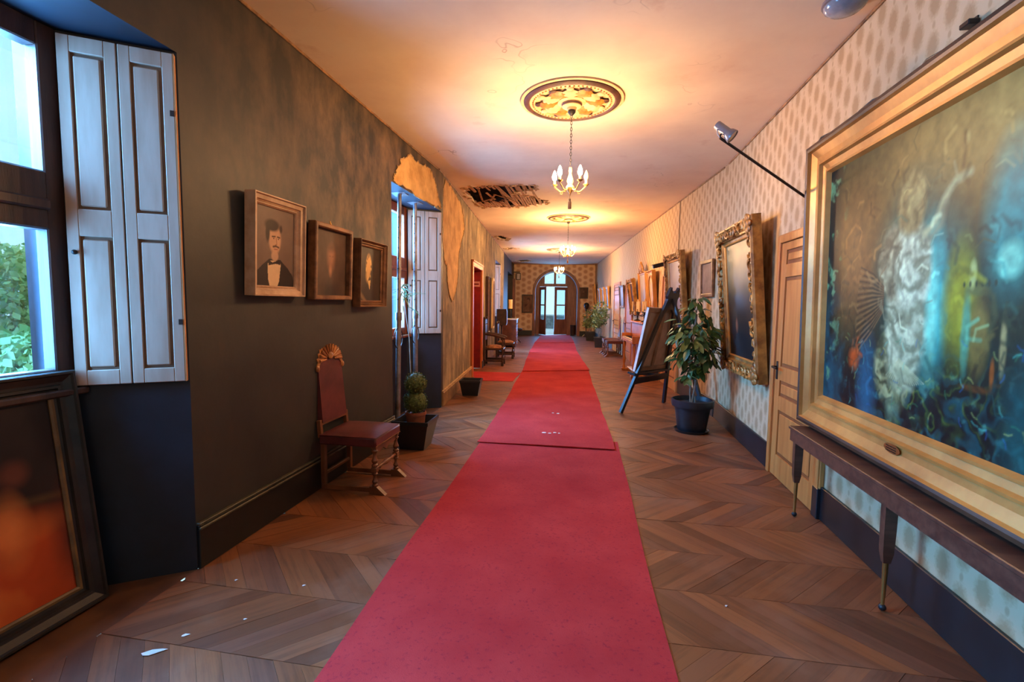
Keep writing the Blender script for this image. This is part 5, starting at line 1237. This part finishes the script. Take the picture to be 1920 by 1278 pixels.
# tall cane with drooping leaves rising from behind the topiary
cp = thing('cane_plant', Matrix.Translation((-2.24, 5.55, 0)), 'thin bent cane with a few drooping leaves in the propped window', 'plant')
MB().tube([(.10,-.15,.0),(.06,-.10,.55),(.0,0,1.05),(-.06,.04,1.35),(-.08,.03,1.62)], [.008,.008,.006,.005,.004], 6).build('cane', M_bark, cp)
rr = random.Random(5)
blade = MB(); vs = []
for i in range(7):
    v = i/6; w3 = .012*math.sin(math.pi*(v*.9+.08)); vs += [(-w3, v*.22, -.10*v*v), (0, v*.22, -.10*v*v+.004), (w3, v*.22, -.10*v*v)]
blade_me = MB().add(vs, [(i*3+k, i*3+k+1, i*3+4+k, i*3+3+k) for i in range(6) for k in (0,1)]).mesh('leaf', M_leaf2, True)
for k in range(26):
    o = bpy.data.objects.new('leaf', blade_me); col.objects.link(o); o.parent = cp
    base = Vector((-.08,.03,1.62)) if k % 2 else Vector((-.06,.06,1.50))
    o.location = base+Vector((rr.uniform(-.03,.03), rr.uniform(-.14,.14), rr.uniform(-.06,.08))); o.rotation_euler = (rr.uniform(-.5,.9), rr.uniform(-.4,.4), rr.uniform(0,6.28)); sc3 = rr.uniform(.6,1.1); o.scale = (sc3,)*3
bp = thing('empty_planter', Matrix.Translation((-1.985, 7.56, 0)) @ Matrix.Rotation(R(6),4,'Z'), 'empty black square planter beyond the propped window', 'planter')
square_pot(bp, .17, .125, .25, M_black); MB().box(-.135,.135,-.135,.135,.13,.17).build('soil', M_soil, bp, smooth=False)

# ------------------------------------------------------------------ ficus
fc = thing('potted_ficus', Matrix.Translation((1.16, 5.94, 0)), 'leafy ficus tree in a dark round pot before the easel', 'plant')
MB().lathe([(.001,.012),(.155,.012),(.165,.03),(.205,.30),(.235,.305),(.242,.33),(.242,.385),(.225,.39),(.215,.34),(.001,.33)], 28).build('pot', M_black if False else mat('dark_pot', S(40,44,50), S(28,30,34), rough=.4), fc)
MB().lathe([(.001,0),(.19,0),(.205,.03),(.195,.03),(.18,.012),(.001,.012)], 24).build('saucer', M_black, fc)
MB().lathe([(.001,.345),(.216,.338)], 20).build('soil', M_soil, fc)
tr = MB(); 
for k in range(3):
    a = k*2.1; tr.tube([(.03*math.cos(a+z*5), .03*math.sin(a+z*5), .33+z) for z in np.linspace(0, .55, 14)]+[(.06*math.cos(a), .06*math.sin(a), 1.1), (.09*math.cos(a+.4), .09*math.sin(a+.4), 1.4)], .011, 6)
trunk = tr.build('braided_trunk', M_bark, fc)
vs = []
for i in range(5):
    v = i/4; w3 = .021*math.sin(math.pi*(v*.86+.07)); vs += [(-w3, v*.085, -.022*v*v+.004), (0, v*.085, -.022*v*v), (w3, v*.085, -.022*v*v+.004)]
leaf_mes = [MB().add(vs, [(i*3+k, i*3+k+1, i*3+4+k, i*3+3+k) for i in range(4) for k in (0,1)]).mesh('leaf', m_, True) for m_ in (M_leaf, M_leaf, M_leaf2)]
rr = random.Random(12); tw = MB()
cl_ = [((0,0,1.47),(.13,.13,.15)), ((-.10,-.05,1.22),(.19,.17,.17)), ((.12,0,1.2),(.19,.18,.18)), ((.0,.08,1.05),(.26,.2,.16)), ((-.12,-.05,.92),(.16,.15,.12)), ((.13,-.06,.95),(.15,.14,.14)), ((.02,0,.78),(.12,.12,.08)), ((-.05,-.1,1.12),(.2,.15,.2)), ((-.10,-.04,.66),(.06,.06,.05))]
for k in range(300):
    c_, r_ = cl_[k % len(cl_)] if k % 9 != 8 or k % 27 == 8 else cl_[3]
    d = Vector((rr.gauss(0,1), rr.gauss(0,1), rr.gauss(0,1))).normalized(); q = rr.uniform(.45, 1)
    p = Vector(c_)+Vector((d.x*r_[0], d.y*r_[1], d.z*r_[2]))*q
    p.x = min(p.x, .20 if p.z > .7 else .28)
    o = bpy.data.objects.new('leaf', rr.choice(leaf_mes)); col.objects.link(o); o.parent = fc
    o.location = p; az = math.atan2(d.y, d.x)-math.pi/2+rr.uniform(-.8,.8)
    o.rotation_euler = (rr.uniform(-1.1,.1), rr.uniform(-.5,.5), az); s3 = rr.uniform(1.2, 1.85); o.scale = (s3,)*3
    if k % 5 == 0: tw.tube([(c_[0]*.3,c_[1]*.3,min(p.z-.06,1.4)), p], [.004,.002], 4)
tw.build('twigs', M_bark, fc)['kind'] = 'stuff'

# ------------------------------------------------------------------ easel with a canvas seen from behind
LA, LB, LR, PK = Vector((.37,6.69,0)), Vector((1.06,7.58,0)), Vector((1.45,6.52,0)), Vector((1.06,6.99,1.70))
ez_ = thing('easel', Matrix.Translation(((LA+LB+LR)/3)), 'black painted tripod easel turned away from the viewer', 'easel')
eo = (LA+LB+LR)/3
ex = (LB-LA).normalized(); upv = ((PK-(LA+LB)/2)).normalized(); nb = ex.cross(upv).normalized()     # nb points to the back of the easel
if nb.dot(LR-LA) < 0: nb = -nb
def slab(name, a, b_, w_, th, parent, m, side=ex, seg=1):
    a = Vector(a)-eo; b_ = Vector(b_)-eo; d = (b_-a).normalized(); s1 = (side-d*side.dot(d)).normalized(); s2 = d.cross(s1)
    vs = [q+s1*i*w_/2+s2*j*th/2 for q in (a, b_) for i, j in ((-1,-1),(1,-1),(1,1),(-1,1))]
    for v in vs[:4]: pass
    return MB().add(vs, [(0,1,2,3),(7,6,5,4)]+[(k,(k+1)%4,4+(k+1)%4,4+k) for k in range(4)]).build(name, m, parent, smooth=False)
topL, topR = PK-ex*.06, PK+ex*.06
for nm, a, b_ in (('front_leg', LA+Vector((0,0,.012)), topL), ('front_leg', LB+Vector((0,0,.012)), topR)): slab(nm, a, b_, .062, .035, ez_, M_easel)
slab('rear_leg', LR+Vector((0,0,.012)), PK+nb*.02-upv*.12, .055, .035, ez_, M_easel)
Mf = Matrix(((ex.x, nb.x, upv.x, (LA+LB).x/2-eo.x), (ex.y, nb.y, upv.y, (LA+LB).y/2-eo.y), (ex.z, nb.z, upv.z, -eo.z), (0,0,0,1)))
LU = (PK-(LA+LB)/2).length
MB().prism([(-.17,LU-.36),(-.06,LU-.27),(.06,LU-.27),(.17,LU-.36),(.13,LU-.12),(.155,LU-.08),(.12,LU+.03),(.09,LU+.045),(.055,LU-.03),(-.055,LU-.03),(-.09,LU+.045),(-.12,LU+.03),(-.155,LU-.08),(-.13,LU-.12)], -.018, .018, Mf).build('head_board', M_easel, ez_, smooth=False)
zl = .56/upv.z; half = lambda z: (LB-LA).length/2*(1-z/LU)+.06*(z/LU)
MB().box(-half(zl)-.09, half(zl)+.09, -.10, .02, zl-.03, zl, Mf, .004).build('ledge', M_easel, ez_, smooth=False)
MB().box(-half(zl-.09), half(zl-.09), -.015, .015, zl-.16, zl-.07, Mf, .004).build('cross_bar', M_easel, ez_, smooth=False)
cv = thing('canvas_on_easel', Matrix.Translation(eo) @ Mf @ Matrix.Translation((.0,-.022,zl+.002)), 'canvas on the easel showing its brown back and white edge', 'canvas')
CW, CH = .86, .90
b = MB()
for x0,x1,z0,z1 in ((-CW/2,-CW/2+.06,0,CH),(CW/2-.06,CW/2,0,CH),(-CW/2+.06,CW/2-.06,0,.06),(-CW/2+.06,CW/2-.06,CH-.06,CH),(-.03,.03,.06,CH-.06),): b.box(x0,x1,-.026,0,z0,z1,b=.003)
b.build('stretcher_bars', M_stretch, cv, smooth=False)
MB().box(-CW/2+.01,CW/2-.01,-.031,-.027,.01,CH-.01).build('canvas_back', M_canvasback, cv, smooth=False)
MB().box(-CW/2-.004,CW/2+.004,-.036,-.031,-.0,CH+.004).build('primed_front', M_canvasedge, cv, smooth=False)
MB().box(-CW/2-.006,-CW/2,-.034,.0,0,CH).build('folded_edge', M_canvasedge, cv, smooth=False)

# ------------------------------------------------------------------ harmonium with candelabra
hm = thing('harmonium', farR(3.93, 0, .03), 'honey wood harmonium with white keys against the right wall', 'harmonium')
MB().box(-.65,.65,-.28,0,.12,1.10,b=.01).build('case', M_piano, hm, smooth=False)
MB().box(-.69,.69,-.32,.0,1.10,1.14,b=.01).build('lid_top', M_piano, hm, smooth=False)
MB().box(-.66,.66,-.50,-.28,.70,.76,b=.008).build('key_bed', M_piano, hm, smooth=False)
for sx in (-1,1): MB().box(sx*.66-.03,sx*.66+.03,-.50,-.28,.70,.86,b=.008).build('cheek', M_piano, hm, smooth=False)
kb = MB()
for k in range(34): kb.box(-.61+k*.0359,-.61+k*.0359+.033,-.49,-.33,.765,.785,b=.002)
kb.build('white_keys', M_marble, hm, smooth=False)['kind'] = 'stuff'
kb = MB()
for k in range(33):
    if k % 7 not in (2,6): kb.box(-.585+k*.0359,-.585+k*.0359+.018,-.43,-.33,.785,.80)
kb.build('black_keys', M_black, hm, smooth=False)['kind'] = 'stuff'
for sx in (-1,1):
    pr, Mt = turned(sx*.6,-.44,.02,.70,1.4); MB().lathe(pr, 14, Mt).build('front_leg', M_piano, hm)
    MB().box(sx*.6-.05,sx*.6+.05,-.50,0,0,.06,b=.01).build('foot', M_piano, hm, smooth=False)
MB().box(-.5,.5,-.295,-.28,.3,.62,b=.008).build('knee_panel', M_door, hm, smooth=False)
MB().box(-.3,.3,-.42,-.30,.10,.13,b=.008).build('pedal_board', M_marble, hm, smooth=False)
def candelabrum(M, label, n=5):
    t = thing('candelabrum', M, label, 'candelabrum', 'candelabra on the harmonium')
    MB().lathe([(.001,0),(.07,0),(.075,.012),(.03,.03),(.014,.06),(.022,.09),(.012,.13),(.02,.16),(.012,.2),(.001,.21)], 16).build('stem', M_iron, t)
    for k in range(n):
        a = k*2*math.pi/(n-1); r = .11 if k < n-1 else 0; zc = .19 if k < n-1 else .24
        x, y = r*math.cos(a), r*math.sin(a)
        if r: MB().tube([(0,0,.14),(x*.5,y*.5,.115),(x,y,.14),(x,y,zc)], .007, 6).build('branch', M_iron, t)
        cd = MB().cyl((x,y,zc+.01),(x,y,zc+.24),.012,n=10).build('candle', M_candle, t)
        MB().lathe([(.001,0),(.02,.004),(.022,.014),(.001,.014)], 10, Matrix.Translation((x,y,zc))).build('drip_pan', M_iron, t)
    return t
candelabrum(farR(4.42, 1.142, .22), 'dark candelabrum with ivory candles at the far end of the harmonium')
candelabrum(farR(3.55, 1.142, .24), 'candelabrum at the near end of the harmonium, in front of the mirror')

# ------------------------------------------------------------------ far plants
def far_plant(p, hgt, rx, label, seed, drum=True):
    t = thing('potted_plant', Matrix.Translation(p), label, 'plant', 'potted plants by the end wall')
    square_pot(t, .20, .15, .36, M_black); MB().box(-.16,.16,-.16,.16,.25,.30).build('soil', M_soil, t, smooth=False)
    tb = MB()
    for k in range(4): a = k*1.6; tb.tube([(.03*math.cos(a),.03*math.sin(a),.30),(.07*math.cos(a),.07*math.sin(a),hgt*.55),(.14*math.cos(a),.14*math.sin(a),hgt*.8)], [.014,.010,.006], 6)
    tb.build('stems', M_bark, t)
    sp_ = [((0,0,hgt*.78),(rx,rx,hgt*.22)), ((rx*.3,0,hgt*.65),(rx*.8,rx*.8,hgt*.2)), ((-rx*.4,0,hgt*.55),(rx*.6,rx*.6,hgt*.15))]
    leaf_cloud(700, sp_, .10, seed, .42).build('foliage', M_leaf2, t, smooth=False)['kind'] = 'stuff'
far_plant((.14, 16.95, 0), 1.62, .27, 'bushy plant in black planter behind the burgundy chairs', 31)
far_plant((-.22, 20.1, 0), 1.25, .30, 'lower plant in black planter nearest the end wall', 32)
# plant stand / carved head on a post by the end wall
hp = thing('carved_head_post', endM(1.22, 0, .35), 'dark carved head on a thin post right of the arch', 'sculpture')
MB().lathe([(.001,0),(.13,0),(.13,.03),(.04,.05),(.022,.1),(.02,1.15),(.04,1.18),(.05,1.2),(.001,1.2)], 14).build('post', M_darkoak, hp)
b = MB().ell((0,0,1.40),(.11,.12,.15),16,10).ell((0,-.11,1.39),(.025,.03,.035)).ell((-.045,-.1,1.42),(.02,.02,.014)).ell((.045,-.1,1.42),(.02,.02,.014)).ell((0,-.1,1.33),(.04,.025,.014)); b.cyl((0,0,1.18),(0,0,1.30),.05,.055,12); b.build('carved_head', M_darkoak, hp)
MB().ell((0,.02,1.45),(.125,.125,.12),16,8).build('hair', M_iron, hp)
MB().tube([(-.16,-.06,.01),(-.07,-.02,.10)], .02, 8).build('foot_brace', M_candle, hp)

# ------------------------------------------------------------------ far left furniture
tpn = thing('wall_tapestry', farL(5.55, .75, .006), 'tall narrow brown tapestry in dark frame behind the wooden armchair', 'tapestry')
MB().ring(.55,1.4,P_scoop(.07,.06)).build('frame', M_darkoak, tpn, smooth=False); MB().box(-.23,.23,-.03,-.01,.05,1.35).build('tapestry', M_tapestry, tpn, smooth=False)
t = thing('arched_mirror', farL(6.75, .8, .006), 'pale arched frame between the brown tapestry and far window', 'mirror')
po = [(-.24,0),(.24,0)]+[(.24*math.cos(math.pi*i/12), 1.15+.24*math.sin(math.pi*i/12)) for i in range(13)]
MB().prism(po, -.045, -.004).build('frame', M_candle, t, smooth=False)
pi_ = [(-.18,.06),(.18,.06)]+[(.18*math.cos(math.pi*i/12), 1.13+.18*math.sin(math.pi*i/12)) for i in range(13)]
MB().prism(pi_, -.052, -.044).build('glass', M_tapestry, t, smooth=False)
cb = thing('marble_top_chest', farL(10.2, 0, .02), 'brown chest with white marble top near the far window', 'chest')
MB().box(-.5,.5,-.48,-.0,.05,.93,b=.012).build('body', mat('chest_brown', S(120,70,48), S(88,48,34), rough=.4), cb, smooth=False)
MB().box(-.53,.53,-.51,.0,.93,.965,b=.006).build('marble_top', M_marble, cb, smooth=False)
for k in range(3):
    dw = MB().box(-.46,.46,-.492,-.478,.09+k*.285,.355+k*.285,b=.005).build('drawer', M_chairwood, cb, smooth=False)
    for sx in (-.22,.22): MB().ell((sx,-.505,.22+k*.285),(.018,.016,.018)).build('knob', M_brass, dw)
for sx in (-1,1):
    MB().box(sx*.45-.04,sx*.45+.04,-.47,-.39,0,.05).box(sx*.45-.04,sx*.45+.04,-.09,-.01,0,.05).build('foot', M_darkoak, cb, smooth=False)
bx = thing('wooden_cabinet', farL(7.95, 0, .17), 'small dark wooden cabinet raised on a post by the far window', 'cabinet')
MB().lathe([(.001,0),(.16,0),(.16,.03),(.04,.06),(.03,.1),(.03,.80),(.06,.83),(.001,.83)], 14).build('post', M_darkoak, bx)
MB().box(-.16,.16,-.15,.15,.83,1.32,b=.01).build('box', M_darkoak, bx, smooth=False)
MB().box(-.12,.12,-.162,-.148,.87,1.28,b=.006).build('door', M_chairwood, bx, smooth=False)
lp = thing('table_lamp', farL(10.5, .966, .25), 'slim lamp with pale shade on the marble-top chest', 'lamp')
MB().lathe([(.001,0),(.07,0),(.075,.02),(.03,.04),(.02,.12),(.04,.2),(.02,.28),(.008,.3),(.008,.36),(.001,.36)], 14).build('lamp_base', M_iron, lp)
MB().lathe([(.075,.34),(.075,.66),(.068,.66),(.068,.34)], 18).build('lamp_shade', M_candle, lp)
st = thing('round_stool', Matrix.Translation((-2.98, 17.85, 0)), 'dark pedestal stool near the alcove', 'stool')
MB().lathe([(.001,.46),(.24,.46),(.26,.49),(.26,.53),(.22,.56),(.001,.575)], 22).build('seat', M_black, st)
MB().lathe([(.05,.12),(.06,.16),(.03,.25),(.045,.36),(.03,.42),(.06,.46)], 14).build('pedestal', M_darkoak, st)
for k in range(4):
    a = k*math.pi/2+.6; MB().tube([(0,0,.18),(.12*math.cos(a),.12*math.sin(a),.12),(.22*math.cos(a),.22*math.sin(a),.02)], [.028,.022,.018], 7).build('leg', M_darkoak, st)
al = thing('alcove_plant', AM @ Matrix.Translation((aw-.32,.55,0)), 'dark leafy plant in front of the small alcove window', 'plant')
MB().lathe([(.001,0),(.12,0),(.16,.3),(.15,.3),(.001,.27)], 16).build('pot', M_terra, al)
MB().tube([(0,0,.27),(.02,0,.7),(0,.02,1.1)], .015, 6).build('stem', M_bark, al)
leaf_cloud(300, [((0,0,1.15),(.22,.25,.28)), ((0,.05,.85),(.2,.25,.2))], .12, 50, .4).build('foliage', M_leaf, al, smooth=False)['kind'] = 'stuff'
# lantern on a wall bracket at the far left
ln = thing('wall_lantern', farL(14.9 if False else 15.75, 2.55, 0), 'dark square lantern hanging from a bracket at the far left corner', 'lantern')
MB().box(-.02,.02,-.30,0,.36,.40).box(-.03,.03,-.012,0,.28,.46).build('bracket', M_iron, ln, smooth=False)
MB().box(-.09,.09,-.33,-.15,.30,.33).box(-.09,.09,-.33,-.15,.03,.05).build('cap', M_iron, ln, smooth=False)
b = MB()
for sx in (-.08,.08):
    for y in (-.32,-.16): b.box(sx-.008,sx+.008,y-.008,y+.008,.05,.30)
b.build('frame_bars', M_iron, ln, smooth=False); MB().box(-.072,.072,-.312,-.168,.05,.30).build('lantern_glass', M_marble, ln, smooth=False)
bpy.context.view_layer.update()
